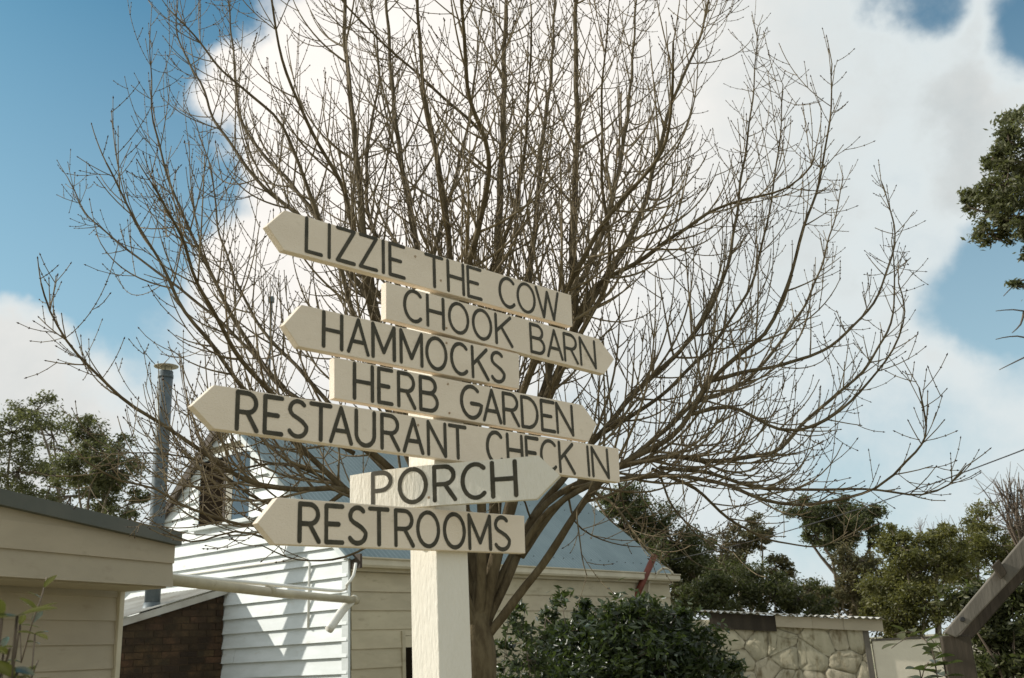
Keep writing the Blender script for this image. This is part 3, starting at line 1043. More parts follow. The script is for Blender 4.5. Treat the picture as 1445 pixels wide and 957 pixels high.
U0, U1, Z0, Z1 = hw0 - .5, hw1, .9, wtop(hw0) + .02
seeds = []
zz = Z0
while zz < Z1 + .1:
    uu = U0 + rng.random() * .2
    while uu < U1 + .1:
        seeds.append((uu + rng.uniform(-.09, .09), zz + rng.uniform(-.07, .07)))
        uu += rng.uniform(.20, .42)
    zz += rng.uniform(.20, .27)
for i, (sx, sy) in enumerate(seeds):
    poly = [(U0, Z0), (U1, Z0), (U1, wtop(U1)), (U0, wtop(U0))]
    for j, (tx, ty) in enumerate(seeds):
        if i == j or abs(tx - sx) > 1.2 or abs(ty - sy) > 1.2:
            continue
        a, b_ = tx - sx, ty - sy
        dl = math.hypot(a, b_)
        c = a * (sx + tx) / 2 + b_ * (sy + ty) / 2 + dl * .0
        poly = clip_poly(poly, a, b_, c)
        if len(poly) < 3:
            break
    if len(poly) < 3:
        continue
    cx, cz = sum(p[0] for p in poly) / len(poly), sum(p[1] for p in poly) / len(poly)
    if (cx - sx) ** 2 + (cz - sy) ** 2 > .25:
        continue
    k = []
    for q in range(len(poly)):
        p0_, p1_ = poly[q], poly[(q + 1) % len(poly)]
        k.append((p0_[0] * .85 + p1_[0] * .15, p0_[1] * .85 + p1_[1] * .15))
        k.append(((p0_[0] + p1_[0]) / 2 + (cx - (p0_[0] + p1_[0]) / 2) * rng.uniform(-.0, .08), (p0_[1] + p1_[1]) / 2 + (cz - (p0_[1] + p1_[1]) / 2) * rng.uniform(-.0, .08)))
        k.append((p0_[0] * .15 + p1_[0] * .85, p0_[1] * .15 + p1_[1] * .85))
    bm = bmesh.new()
    pr = rng.uniform(-.006, .012)
    rings = []
    for (sc2, n_) in ((1.0, -.003), (.93, .001), (.75, .006), (.42, .009)):
        rings.append([bm.verts.new(FR_.pt(cx + (a - cx) * sc2, n_ + (pr * .7 + rng.uniform(-.011, .011) if n_ > -.01 else 0), cz + (b_ - cz) * sc2)) for a, b_ in k])
    for r_ in range(3):
        for q in range(len(k)):
            j = (q + 1) % len(k)
            bm.faces.new([rings[r_][q], rings[r_][j], rings[r_ + 1][j], rings[r_ + 1][q]])
    bm.faces.new(rings[3])
    bm_obj('stone', bm, M['stone'], hut, smooth=True)
pu = FR_.hit(1226, 920)[0]
box('corner_post', FR_, pu - .035, pu + .03, -.04, .03, 0, rzf(pu) - .03, M['greywood'], hut, bevel=.004)
wl = FR_.pt(pu + .05, 0, 0)
rw = thing('rendered_wall', 'smooth pale rendered garden wall adjoining the right end of the stone hut', 'wall', (wl.x, wl.y, 0))
zt = FR_.hit(1260, 903)[1]
box('wall_panel', FR_, pu + .05, pu + 1.35, -.12, .0, 0, zt, M['smoothwall'], rw, bevel=.01)
box('wall_panel', FR_, pu + 1.36, pu + 3.4, -.12, -.006, 0, zt - .01, M['smoothwall'], rw, bevel=.01)
box('coping', FR_, pu + .05, pu + 3.4, -.13, .012, zt + .001, zt + .02, M['greywood'], rw)

# ---------------------------------------------------------------- timber frame at lower right, close by
DT = 3.6
FT = Frame((P(1355, 930, DT).x, P(1355, 930, DT).y), 108, 1)
tfm = thing('timber_frame', 'weathered grey sloping timber beam resting on dark post at lower right', 'timber frame', (FT.o.x, FT.o.y, 0))
a0 = FT.hit(1326, 893)
a1 = FT.hit(1362, 902)
top_l = [FT.hit(1324, 882), FT.hit(1440, 745)]
b0, b1, b2, b3 = FT.hit(1332, 893), FT.hit(1350, 900), FT.hit(1500, 741), FT.hit(1475, 722)
prism('beam', FT, [b0, b1, b2, b3], -.05, 0, M['greywood'], tfm, bevel=.004)
u0, _ = FT.hit(1334, 930)
u1, _ = FT.hit(1376, 930)
box('post', FT, u0, u1, -.13, -.02, 0, FT.hit(1350, 897)[1] + .0, M['darkpost'], tfm, bevel=.004)
c0, c1, c2, c3 = FT.hit(1352, 903), FT.hit(1372, 906), FT.hit(1500, 760), FT.hit(1480, 745)
prism('lower_batten', FT, [c0, c1, c2, c3], -.14, -.095, M['darkpost'], tfm, bevel=.003)
d = [FT.hit(1398, 800), FT.hit(1412, 818), FT.hit(1420, 809), FT.hit(1408, 790)]
prism('cross_cleat', FT, d, .002, .035, M['darkpost'], tfm, bevel=.003)
bu_, bz_ = FT.hit(1358, 874)
bm = bmesh.new()
bmesh.ops.create_cone(bm, cap_ends=True, segments=10, radius1=.009, radius2=.007, depth=.012,
                      matrix=Matrix.Translation(FT.pt(bu_, .006, bz_)) @ FT.n.to_track_quat('Z', 'Y').to_matrix().to_4x4())
bm_obj('bolt', bm, M['cable'], tfm)

# ---------------------------------------------------------------- overhead cable
ca, cb = P(1480, 621, 9.0), P(948, 790, dd)
tube_pts = [ca.lerp(cb, t) - Vector((0, 0, .10 * 4 * t * (1 - t))) for t in [i / 16 for i in range(17)]]
o = tube('overhead_cable', tube_pts, .006, M['cable'], None, 6)
props(o, 'thin dark overhead cable crossing the sky at right towards the house', 'cable')

# ---------------------------------------------------------------- the bare tree
DTREE = 5.0
fork = P(674, 868, DTREE)
tree = thing('bare_tree', 'large leafless many-limbed tree filling the sky behind the signpost', 'tree', (fork.x, fork.y, 0))
tr = Tubes()
tp = [Vector((fork.x + .01, fork.y, -.05)), Vector((fork.x + .012, fork.y, .6)), Vector((fork.x - .005, fork.y, 1.2)), P(673, 915, DTREE), fork, P(672, 820, DTREE)]
tr.add(catmull(tp, .08), [], 14) if False else None
tpc = catmull(tp, .08)
tr.add(tpc, [(.118 - .030 * min(1, i / len(tpc) * 1.2) + .005 * math.sin(i * 1.7)) * (1 if i < len(tpc) - 4 else (.85, .65, .4, .12)[i - len(tpc) + 4]) for i in range(len(tpc))], 14)
tr.build('trunk', M['bark'], tree)

LIMBS = [  # points in the photograph, depth reached at the tip, start radius, end radius
    ([(668, 868), (640, 760), (590, 640), (548, 530), (530, 440), (515, 345), (507, 264), (495, 139), (486, 40), (490, -90)], .25, .044, .010),
    ([(664, 868), (620, 740), (560, 610), (510, 480), (482, 385), (455, 320), (433, 264), (400, 180), (356, 136), (314, 100), (283, 61), (240, 15)], -.5, .029, .005),
    ([(666, 866), (625, 770), (560, 735), (490, 693), (423, 630), (380, 590), (342, 545), (300, 490), (262, 440), (225, 370), (180, 290), (150, 230)], -.8, .028, .005),
    ([(664, 868), (600, 730), (500, 620), (402, 550), (340, 481), (270, 420), (190, 360), (125, 305), (95, 250)], .7, .025, .004),
    ([(560, 735), (488, 693), (420, 690), (350, 680), (290, 640), (230, 600), (170, 560), (110, 500), (70, 440), (58, 400)], -1.2, .020, .004),
    ([(662, 866), (600, 765), (520, 725), (430, 735), (340, 740), (275, 720), (220, 690), (170, 680), (120, 650)], -1.4, .020, .004),
    ([(672, 866), (662, 760), (640, 620), (605, 480), (588, 345), (570, 250), (556, 150), (545, 0), (540, -80)], .7, .038, .009),
    ([(676, 866), (680, 740), (668, 600), (648, 470), (635, 362), (622, 250), (600, 140), (590, 20), (592, -80)], -.9, .034, .008),
    ([(678, 866), (696, 740), (702, 600), (703, 480), (702, 381), (705, 280), (710, 180), (712, 60), (720, -80)], .4, .044, .012),
    ([(682, 868), (712, 740), (745, 640), (782, 540), (811, 463), (808, 380), (810, 290), (815, 180), (812, 60), (815, -80)], -.2, .042, .011),
    ([(811, 463), (850, 400), (880, 350), (905, 300), (922, 240), (950, 140), (985, 60), (1005, -20)], .5, .022, .007),
    ([(686, 900), (712, 868), (741, 828), (789, 764), (834, 693), (880, 655), (947, 616), (974, 585), (1002, 538), (1035, 508), (1080, 470), (1102, 427), (1118, 380), (1135, 320), (1160, 240), (1172, 150), (1174, 90)], -.4, .027, .004),
    ([(684, 885), (714, 824), (729, 786), (750, 735), (800, 690), (860, 665), (930, 645), (1000, 650), (1060, 645), (1102, 632), (1140, 590), (1190, 550), (1235, 500), (1262, 430), (1258, 340)], .6, .027, .004),
    ([(729, 786), (775, 720), (850, 680), (940, 672), (1010, 680), (1080, 705), (1150, 712), (1236, 688), (1278, 652), (1300, 627), (1308, 600), (1297, 547)], -.9, .020, .004),
    ([(930, 660), (1000, 668), (1080, 690), (1160, 690), (1240, 692), (1300, 698), (1340, 685), (1363, 658)], -.2, .014, .004),
    ([(700, 835), (740, 750), (790, 680), (845, 615), (900, 550), (960, 495), (1005, 430), (1030, 360), (1045, 260), (1062, 140), (1069, 40)], .9, .026, .004),
    ([(790, 520), (813, 455), (842, 404), (911, 362), (967, 323), (997, 301), (1050, 282), (1110, 265), (1145, 235), (1152, 205)], -.5, .022, .004),
    ([(1002, 538), (1060, 523), (1110, 513), (1160, 495), (1215, 450), (1250, 390), (1262, 320), (1243, 255)], .4, .012, .004),
    ([(974, 585), (1030, 575), (1100, 605), (1150, 602), (1200, 565), (1250, 510), (1277, 440), (1268, 400)], -.6, .012, .004),
    ([(920, 662), (980, 690), (1040, 740), (1100, 765), (1160, 770), (1210, 750)], .9, .012, .003),
    ([(834, 693), (870, 715), (900, 760), (930, 790)], -.6, .010, .003),
    ([(527, 430), (490, 380), (440, 320), (372, 264), (331, 211), (300, 164), (283, 117), (252, 56), (250, -10)], .6, .020, .004),
    ([(402, 550), (360, 500), (320, 430), (280, 350), (242, 264), (217, 172), (213, 110), (212, 45)], .2, .018, .003),
    ([(545, 520), (520, 420), (500, 330), (483, 264), (442, 189), (411, 122), (389, 42), (378, -40)], -.7, .022, .006),
    ([(702, 600), (725, 480), (745, 395), (757, 300), (765, 200), (778, 100), (785, -50)], 1.3, .028, .008),
    ([(745, 640), (770, 540), (800, 440), (850, 330), (875, 230), (890, 120), (900, -40)], 1.2, .026, .007),
    ([(640, 620), (600, 520), (545, 430), (470, 340), (420, 270), (345, 180), (330, 80), (320, -20)], 1.3, .026, .006),
    ([(668, 700), (660, 600), (640, 500), (660, 380), (690, 240), (660, 120), (650, -40)], -1.5, .028, .008),
    ([(700, 700), (720, 600), (770, 480), (830, 350), (880, 280), (940, 200), (950, 60)], -1.3, .026, .006),
    ([(600, 730), (540, 650), (440, 600), (350, 520), (280, 400), (250, 320), (215, 260)], -1.7, .024, .005),
    ([(735, 785), (800, 700), (900, 640), (980, 570), (1050, 540), (1110, 470), (1150, 400), (1180, 300), (1190, 250)], 1.3, .022, .004),
    ([(500, 620), (440, 540), (360, 450), (310, 330), (300, 250), (275, 170)], 1.1, .016, .004),
    ([(845, 615), (930, 560), (1010, 480), (1060, 400), (1085, 300), (1100, 200), (1105, 120)], .3, .014, .004),
    ([(560, 735), (500, 705), (440, 665), (380, 655), (310, 668), (255, 690), (215, 715)], -.2, .014, .003),
    ([(488, 693), (440, 722), (370, 708), (300, 660), (235, 640), (160, 640)], -.6, .013, .003),
    ([(500, 640), (430, 605), (350, 600), (285, 635), (245, 680), (225, 720)], .3, .013, .003),
    ([(520, 725), (470, 755), (400, 765), (330, 750), (270, 765), (225, 745)], -.9, .011, .003),
    ([(560, 735), (520, 770), (470, 790), (420, 790), (370, 770)], -.7, .009, .003),
    ([(834, 693), (860, 735), (900, 758)], -.4, .007, .003),
    ([(840, 685), (815, 718), (818, 765), (828, 812)], -.3, .006, .003),
    ([(870, 665), (882, 715), (912, 745), (955, 750)], .2, .007, .003),
    ([(800, 690), (812, 735), (850, 763), (905, 772)], .5, .007, .003),
    ([(930, 668), (950, 715), (985, 755), (1035, 780)], -.5, .008, .003),
    ([(750, 735), (735, 700), (715, 690), (690, 720)], -.4, .006, .003),
    ([(745, 640), (700, 500), (690, 400), (730, 280), (745, 150), (750, 20)], -.9, .022, .005),
    ([(605, 480), (560, 400), (520, 300), (520, 200), (535, 100), (520, -20)], 1.0, .020, .005),
    ([(668, 600), (640, 480), (610, 380), (640, 260), (665, 150), (680, 0)], .3, .020, .005),
    ([(782, 540), (830, 450), (860, 380), (850, 250), (850, 130), (860, 0)], -.9, .018, .004),
    ([(689, 195), (640, 150), (590, 105), (540, 60), (490, 10), (470, -20)], -.3, .012, .006),
]
rg = random.Random(11)
limb_paths = []
for pts, dep, ra_, rb_ in LIMBS:
    # arc fraction in the photograph
    if pts[0][1] > 830:
        pts = [(674, 925)] + pts
    L = [0]
    for i in range(1, len(pts)):
        L.append(L[-1] + math.dist(pts[i], pts[i - 1]))
    d0 = 0.0
    if pts[0][1] < 830:                       # starts from another limb: find its depth there
        best = min(((math.dist(pts[0], q[0]), q[1]) for lp in limb_paths for q in lp['marks']), default=(0, 0), key=lambda a: a[0])
        d0 = best[1]
    p3, marks = [], []
    for (x, y), l in zip(pts, L):
        t = l / L[-1]
        off = d0 + (dep - d0) * (t ** 1.25)
        p3.append(P(x, y, DTREE + off))
        marks.append(((x, y), off))
    path = catmull(p3, .06)
    n = len(path)
    ph = rg.random() * 6
    for i in range(2, n - 1):
        path[i] = path[i] + Vector((math.sin(i * .9 + ph), math.cos(i * .7 + ph), math.sin(i * 1.1 + ph))) * .0035
    limb_paths.append(dict(path=path, marks=marks, ra=ra_, rb=rb_))
    rad = [(ra_ * .94 + (rb_ * .8 - ra_ * .94) * (i / (n - 1)) ** .72) * (1 + .05 * math.sin(i * 1.3 + ph)) for i in range(n)]
    t = Tubes()
    t.add(path, rad, 9 if ra_ > .02 else 7)
    t.build('limb', M['bark'], tree)
    limb_paths[-1]['rad'] = rad

branches = []        # (points, radii)
twigs = Tubes()
buds_v, buds_f = [], []


def rvec():
    return Vector((rg.gauss(0, 1), rg.gauss(0, 1), rg.gauss(0, 1))).normalized()


def bud(p, d, r):
    x, y = ortho(d)
    b = len(buds_v)
    q = [p - d * r * .6] + [p + (x * math.cos(a) + y * math.sin(a)) * r * .62 + d * r * .3 for a in (0, 1.57, 3.14, 4.71)] + [p + d * r * 2.0]
    buds_v.extend([tuple(v) for v in q])
    for i in range(4):
        j = (i + 1) % 4
        buds_f.append((b, b + 1 + j, b + 1 + i))
        buds_f.append((b + 5, b + 1 + i, b + 1 + j))


def inside(p):
    return math.hypot(p.x - fork.x, (p.y - fork.y) * 1.05) < 1.93 - max(0, 2.7 - p.z) * .5


def shoot(p, d, length, step, upw, wob, sag=0.0):
    pts = [p]
    n = max(3, int(length / step))
    st = length / n
    d = d.normalized()
    for i in range(n):
        t = i / n
        d = (d + Vector((0, 0, 1)) * upw * (.25 + t) - Vector((0, 0, 1)) * sag * (1 - t) ** 2 + rvec() * wob).normalized()
        if i > 2 and not inside(p + d * st):
            break
        p = p + d * st
        pts.append(p)
    return pts


def twig_on(pts, r0, spacing, lmin, lmax, level, start=.12):
    """opposite side shoots along a branch, bending upwards"""
    n = len(pts)
    length = sum((pts[i + 1] - pts[i]).length for i in range(n - 1))
    k = 0
    x, y = ortho(pts[1] - pts[0])
    ph = rg.random() * 3.14
    acc = 0.0
    i = 0
    nxt = length * start
    while i < n - 1:
        seg = (pts[i + 1] - pts[i]).length
        while nxt <= acc + seg:
            t = (nxt - acc) / seg
            p = pts[i].lerp(pts[i + 1], t)
            d = (pts[i + 1] - pts[i]).normalized()
            f = nxt / length
            ax = (x * math.cos(ph + k * 1.57) + y * math.sin(ph + k * 1.57))
            ax = (ax - d * ax.dot(d)).normalized()
            for sgn in (1, -1):
                if rg.random() < .56 + .2 * f:
                    bud(p + ax * sgn * r0 * .6, (d + ax * sgn).normalized(), .0034)
                    continue
                a = rg.uniform(.5, 1.05)
                nd = d * math.cos(a) + ax * sgn * math.sin(a)
                ln = rg.uniform(lmin, lmax) * (1.08 - .7 * f)
                q = shoot(p, nd, ln, .045, .17 + .14 * rg.random(), .014)
                rr = max(.0021, r0 * .58 * (1 - .35 * f))
                m_ = len(q)
                rad = [rr + (.0017 - rr) * (j / (m_ - 1)) for j in range(m_)]
                twigs.add(q, rad, 3 if rr < .003 else 4, cap=False)
                bud(q[-1], (q[-1] - q[-2]).normalized(), .0062)
                for j in range(1, m_ - 1):
                    dq = (q[j + 1] - q[j]).normalized()
                    sx, sy = ortho(dq)
                    sx = sx if j % 2 else sy
                    for s_ in (1, -1):
                        bud(q[j] + sx * .0020 * s_, (dq + sx * .5 * s_).normalized(), .0034)
                if level > 0 and ln > .24:
                    twig_on(q, rr, .13, .07, .26, level - 1, .4)
            k += 1
            nxt += spacing * rg.uniform(.75, 1.3)
        acc += seg
        i += 1


for li, lp in enumerate(limb_paths):
    path, rad = lp['path'], lp['rad']
    n = len(path)
    i = 4
    ph = rg.random() * 6
    while i < n - 1:
        p = path[i]
        f = i / n
        d = (path[i + 1] - path[i - 1]).normalized()
        if p.z > 2.14 and f > .2 and (p - fork).length > .7:
            x, y = ortho(d)
            ax = x * math.cos(ph) + y * math.sin(ph)
            for sgn in (1, -1):
                if rg.random() < .24:
                    continue
                a = rg.uniform(.45, 1.05)
                nd = d * math.cos(a) + ax * sgn * math.sin(a)
                outw = Vector((p.x - fork.x, p.y - fork.y, 0))
                if outw.length > .1:
                    nd = nd + outw.normalized() * .12
                low = p.z < 2.7
                if p.y < 3.6 and nd.y < 0:          # nothing grows into the signboards
                    nd.y *= -.3
                ln = rg.uniform(.32, 1.15) * (1.0 - .50 * f) * (1.1 if rad[i] > .012 else .85)
                if low:
                    nd.z = max(nd.z, -.25)
                q = shoot(p, nd, ln, .05, (.18 if low else .14) + .10 * rg.random(), .012, sag=.06 if low else 0.0)
                r0 = min(rad[i] * .55, .0036 + .0066 * ln)
                m_ = len(q)
                rr = [r0 + (.0020 - r0) * (j / (m_ - 1)) ** .9 for j in range(m_)]
                branches.append((q, rr, ln))
                twig_on(q, r0, .10, .14, .56, 1)
                bud(q[-1], (q[-1] - q[-2]).normalized(), .0054)
            ph += 1.57 + rg.uniform(-.3, .3)
        i += rg.choice((2, 2, 3)) if f > .45 else rg.choice((1, 2, 2))
    d = (path[-1] - path[-3]).normalized()
    for q_ in range(3):
        nd = (d + rvec() * .45).normalized()
        q = shoot(path[-1 - q_ * 2], nd, rg.uniform(.14, .34), .04, .12, .015)
        rr = [lp['rad'][-1] * .8 + (.002 - lp['rad'][-1] * .8) * (j / (len(q) - 1)) for j in range(len(q))]
        twigs.add(q, rr, 4, cap=False)
        twig_on(q, rr[0], .10, .06, .18, 0, .2)
        bud(q[-1], (q[-1] - q[-2]).normalized(), .006)
branches.sort(key=lambda b: -b[2])
for q, rr, ln in branches[:270]:
    t = Tubes()
    t.add(q, rr, 5)
    t.build('branch', M['twig'], tree)
for q, rr, ln in branches[270:]:
    twigs.add(q, rr, 4)
print('branches', len(branches), 'twig faces', len(twigs.f), 'bud faces', len(buds_f))
off = len(twigs.v)
me = bpy.data.meshes.new('twigs')
me.from_pydata(twigs.v + buds_v, [], twigs.f + [tuple(a + off for a in f) for f in buds_f])
me.materials.append(M['twig'])
me.materials.append(M['bud'])
mi = np.zeros(len(me.polygons), dtype=np.int32)
mi[len(twigs.f):] = 1
me.polygons.foreach_set('material_index', mi)
me.polygons.foreach_set('use_smooth', [True] * len(me.polygons))
o = link_mesh('twigs', me, tree)
o['kind'] = 'stuff'

# ---------------------------------------------------------------- foliage
nr = np.random.default_rng(3)


def leaves_mesh(name, centers, size, m, parent, aspect=.38, up=.2, jitter=.35, fold=.18, droop=0.0):
    """one small folded leaf per centre"""
    n = len(centers)
    d = nr.normal(size=(n, 3))
    d[:, 2] = d[:, 2] * .7 + up - droop
    d /= np.linalg.norm(d, axis=1)[:, None]
    a = nr.normal(size=(n, 3))
    s = np.cross(d, a)
    s /= np.linalg.norm(s, axis=1)[:, None]
    nn = np.cross(d, s)
    L = size * nr.uniform(1 - jitter, 1 + jitter, size=(n, 1))
    w = L * aspect
    p0 = centers - d * L * .5
    p2 = centers + d * L * .5
    p1 = centers + s * w * .5 - nn * w * fold
    p3 = centers - s * w * .5 - nn * w * fold
    v = np.stack([p0, p1, p2, p3], axis=1).reshape(-1, 3)
    idx = np.arange(n) * 4
    f = np.concatenate([np.stack([idx, idx + 1, idx + 2], 1), np.stack([idx, idx + 2, idx + 3], 1)])
    me = bpy.data.meshes.new(name)
    me.vertices.add(len(v))
    me.vertices.foreach_set('co', v.astype(np.float32).ravel())
    me.loops.add(len(f) * 3)
    me.loops.foreach_set('vertex_index', f.astype(np.int32).ravel())
    me.polygons.add(len(f))
    me.polygons.foreach_set('loop_start', np.arange(0, len(f) * 3, 3, dtype=np.int32))
    me.update()
    me.validate()
    me.materials.append(m)
    return link_mesh(name, me, parent)


def leafy(name, label, cat, lumps, depth, base, leaf, n, m, bark, group=None, clump=.22, clumps=14, dspread=1.0, trunk_r=.12, aspect=.38, droop=.0, limbs=True,
          bare=0, fill=.5, forkpx=None):
    """tree or bush: lumps are (x, y, radius) in the photograph at one depth"""
    b = P(base[0], base[1], depth)
    t = thing(name, label, cat, (b.x, b.y, 0), group)
    cs = []
    tb = Tubes()
    rr = random.Random(hash(label) % 1000 if False else len(label) * 7 + int(depth * 10))
    k = depth / FPX
    root = Vector((b.x, b.y, 0))
    lc = []
    tot = sum(l[2] ** 2 for l in lumps)
    for (x, y, r) in lumps:
        c = P(x, y, depth + rr.uniform(-1, 1) * r * k * dspread)
        lc.append((c, r * k))
    hz = min(c.z - r for c, r in lc)
    low = Vector((b.x, b.y, max(.3, hz * .72)))
    if forkpx:
        low = P(forkpx[0], forkpx[1], depth)
    if limbs:
        tb.add(catmull([root, root.lerp(low, .5) + Vector((.05, 0, 0)), low], .4), [trunk_r] * len(catmull([root, root.lerp(low, .5), low], .4)), 9)
        o = tb.build('trunk', bark, t)
    lb = Tubes()
    for (c, r), l in zip(lc, lumps):
        if limbs:
            dl_ = (c - low).length
            pa = low.lerp(c, .33) + Vector((rr.uniform(-.16, .16) * dl_, rr.uniform(-.1, .1), -.12 * dl_))
            pb = low.lerp(c, .68) + Vector((rr.uniform(-.14, .14) * dl_, rr.uniform(-.1, .1), -.06 * dl_))
            pth = catmull([low, pa, pb, c], .3)
            r0 = trunk_r * .42
            lb.add(pth, [r0 + (r0 * .25 - r0) * (i / (len(pth) - 1)) for i in range(len(pth))], 6)
        nc = max(3, int(clumps * (l[2] ** 2) / tot * len(lumps)))
        for q in range(nc):
            dv = Vector((rr.gauss(0, 1), rr.gauss(0, 1), rr.gauss(0, 1))).normalized() * (rr.uniform(fill, 1.0) if rr.random() < .8 else rr.uniform(1.0, 1.45)) * r
            dv.z *= .85
            cc = c + dv
            nl = max(6, int(n / (clumps * len(lumps)) * rr.uniform(.6, 1.4)))
            sg = clump * .8 * r * rr.uniform(.6, 1.35)
            pts = nr.normal(size=(nl, 3)) * np.array([sg, sg, sg * .7]) + np.array(cc)
            cs.append(pts)
            if limbs and rr.random() < .8:
                mid = c.lerp(cc, .5) + Vector((0, 0, -.1 * r))
                lb.add([c, mid, cc], [trunk_r * .13, trunk_r * .10, trunk_r * .05], 4)
        for q in range(bare):
            dv = Vector((rr.gauss(0, .6), rr.gauss(0, .5), abs(rr.gauss(0, 1)))).normalized()
            e = c + dv * r * rr.uniform(.9, 1.5)
            lb.add([c, c.lerp(e, .5) + Vector((rr.uniform(-.1, .1) * r, 0, 0)), e], [trunk_r * .12, trunk_r * .08, trunk_r * .03], 4)
    if lb.v:
        lb.build('limbs', bark, t)
    c = np.concatenate(cs)
    o = leaves_mesh('foliage', c, leaf, m, t, aspect=aspect, droop=droop)
    o['kind'] = 'stuff'
    return t


leafy('gum_tree', 'airy olive gum tree at the left edge behind the near shed roof', 'tree',
      [(50, 580, 34), (18, 610, 36), (75, 615, 36), (25, 665, 48), (80, 660, 40), (100, 700, 42), (40, 715, 46), (-40, 640, 60)], 24, (50, 900), .10, 15000, M['gumleaf'], M['palebark'], clumps=17, clump=.24, trunk_r=.16, droop=.5)
leafy('gum_tree', 'rounder gum tree with flat leafy tiers left of the metal flue', 'tree',
      [(125, 605, 30), (145, 640, 34), (165, 665, 32), (110, 660, 34), (150, 700, 34), (180, 712, 24)], 21, (130, 900), .09, 12500, M['gumleaf'], M['palebark'], clumps=17, clump=.25, trunk_r=.13, droop=.5)
leafy('evergreen_tree', 'dark dense evergreen tree rising just behind the right end of the house roof', 'tree',
      [(880, 715, 36), (905, 745, 38), (950, 765, 38), (970, 795, 36), (915, 790, 38), (865, 745, 26), (985, 820, 34), (870, 700, 20)], 20, (930, 950), .075, 30000, M['darkleaf'], M['greybark'], clumps=22, clump=.26, trunk_r=.16)
leafy('gum_tree', 'open brownish tree with crooked limbs above the stone hut roof', 'tree',
      [(1040, 765, 24), (1060, 750, 22), (1010, 790, 26), (1095, 800, 18), (1030, 800, 22), (1105, 810, 16), (1075, 762, 16)], 22, (1050, 900), .085, 9500, M['brownleaf'], M['palebark'], clumps=16, clump=.24, trunk_r=.12, droop=.4)
leafy('evergreen_shrub', 'low dark green shrub mass behind the left part of the hut roof', 'shrub',
      [(1010, 835, 30), (1050, 830, 34), (1090, 838, 30), (1125, 845, 24), (985, 850, 26), (1155, 852, 20)], 18, (1060, 930), .07, 18000, M['darkleaf'], M['greybark'], clumps=18, clump=.28, trunk_r=.08)
leafy('olive_scrub', 'warm olive scrub filling the space between evergreen tree and brown gum above the hut', 'shrub',
      [(965, 825, 30), (1000, 812, 26), (1035, 822, 28), (1070, 825, 26), (1110, 838, 24), (1145, 845, 22), (1180, 850, 26), (1215, 862, 26), (1250, 880, 26), (940, 850, 34)],
      24, (1060, 930), .085, 20000, M['brownleaf'], M['greybark'], clumps=20, clump=.28, trunk_r=.08)
leafy('tall_gum_tree', 'tall gum with dark spreading crown tiers seen through the lower right twigs', 'tree',
      [(1130, 722, 24), (1165, 735, 30), (1200, 745, 30), (1225, 730, 24), (1180, 765, 24), (1150, 755, 18), (1240, 755, 20), (1195, 715, 18)], 26, (1215, 930), .10, 15000, M['darkleaf'], M['greybark'], clumps=18, clump=.25, trunk_r=.15)
leafy('brown_gum_tree', 'brownish thin-leaved tree between tall gum and bright green tree', 'tree',
      [(1215, 790, 26), (1195, 825, 24), (1235, 815, 26), (1170, 845, 18), (1225, 850, 26), (1140, 835, 14)], 23, (1215, 930), .085, 11000, M['brownleaf'], M['palebark'], clumps=16, clump=.26, trunk_r=.11, droop=.3, bare=4)
leafy('bright_green_tree', 'bright green bushy tree right of the stone hut, above the pale wall', 'tree',
      [(1270, 770, 30), (1295, 800, 36), (1260, 825, 32), (1310, 850, 36), (1270, 870, 32), (1340, 790, 28), (1290, 895, 26), (1245, 860, 20), (1330, 760, 22)], 16, (1290, 930), .062, 30000, M['brightleaf'], M['palebark'], clumps=22, clump=.26, trunk_r=.10)
leafy('yellow_green_tree', 'yellow green tree crown with bare twigs beside the right frame edge', 'tree',
      [(1385, 740, 26), (1360, 770, 30), (1400, 780, 34), (1355, 810, 28), (1430, 800, 34), (1440, 755, 24)], 18, (1400, 950), .07, 13000, M['brightleaf'], M['palebark'], clumps=17, clump=.27, trunk_r=.10, bare=7)
leafy('dark_bush', 'dark leafy bush behind the weathered timber beam at lower right', 'bush',
      [(1400, 850, 40), (1430, 890, 46), (1395, 920, 40), (1450, 830, 40), (1350, 850, 26), (1430, 950, 44)], 9, (1410, 960), .07, 12000, M['darkleaf'], M['greybark'], clumps=22, clump=.28, trunk_r=.05, bare=4)
# big gum reaching in from the right
leafy('overhanging_gum_tree', 'large gum tree reaching in at the top right corner with dense olive foliage', 'tree',
      [(1440, 165, 26), (1425, 200, 28), (1400, 225, 22), (1385, 285, 30), (1420, 260, 34), (1365, 292, 16), (1430, 310, 34), (1395, 330, 26), (1450, 350, 22), (1480, 230, 60), (1500, 320, 60), (1438, 268, 30), (1442, 405, 14), (1490, 420, 34)],
      13, (1640, 950), .085, 17000, M['gumleaf'], M['greybark'], clumps=17, clump=.27, trunk_r=.10, droop=.5, forkpx=(1620, 290))
# glossy bush
leafy('glossy_bush', 'dense dark glossy-leaved bush in front of the house wall', 'bush',
      [(800, 890, 42), (850, 880, 42), (900, 886, 48), (950, 890, 48), (985, 920, 44), (860, 930, 66), (930, 950, 66), (790, 930, 50), (1010, 950, 40), (840, 858, 22), (770, 872, 20), (955, 866, 24), (820, 1010, 90), (920, 1020, 90)],
      7.4, (880, 957), .062, 21000, M['bushleaf'], M['greybark'], clumps=24, clump=.26, trunk_r=.03, aspect=.36, fill=.55)
leafy('sparse_shrub', 'sparse dark shrub with drooping leaves between tree trunk and glossy bush', 'shrub',
      [(735, 880, 26), (715, 925, 26), (745, 930, 28), (760, 900, 20), (722, 860, 14), (730, 960, 30)], 6.6, (735, 957), .055, 900, M['bushleaf'], M['greybark'], clumps=9, clump=.3, trunk_r=.012, droop=.4)


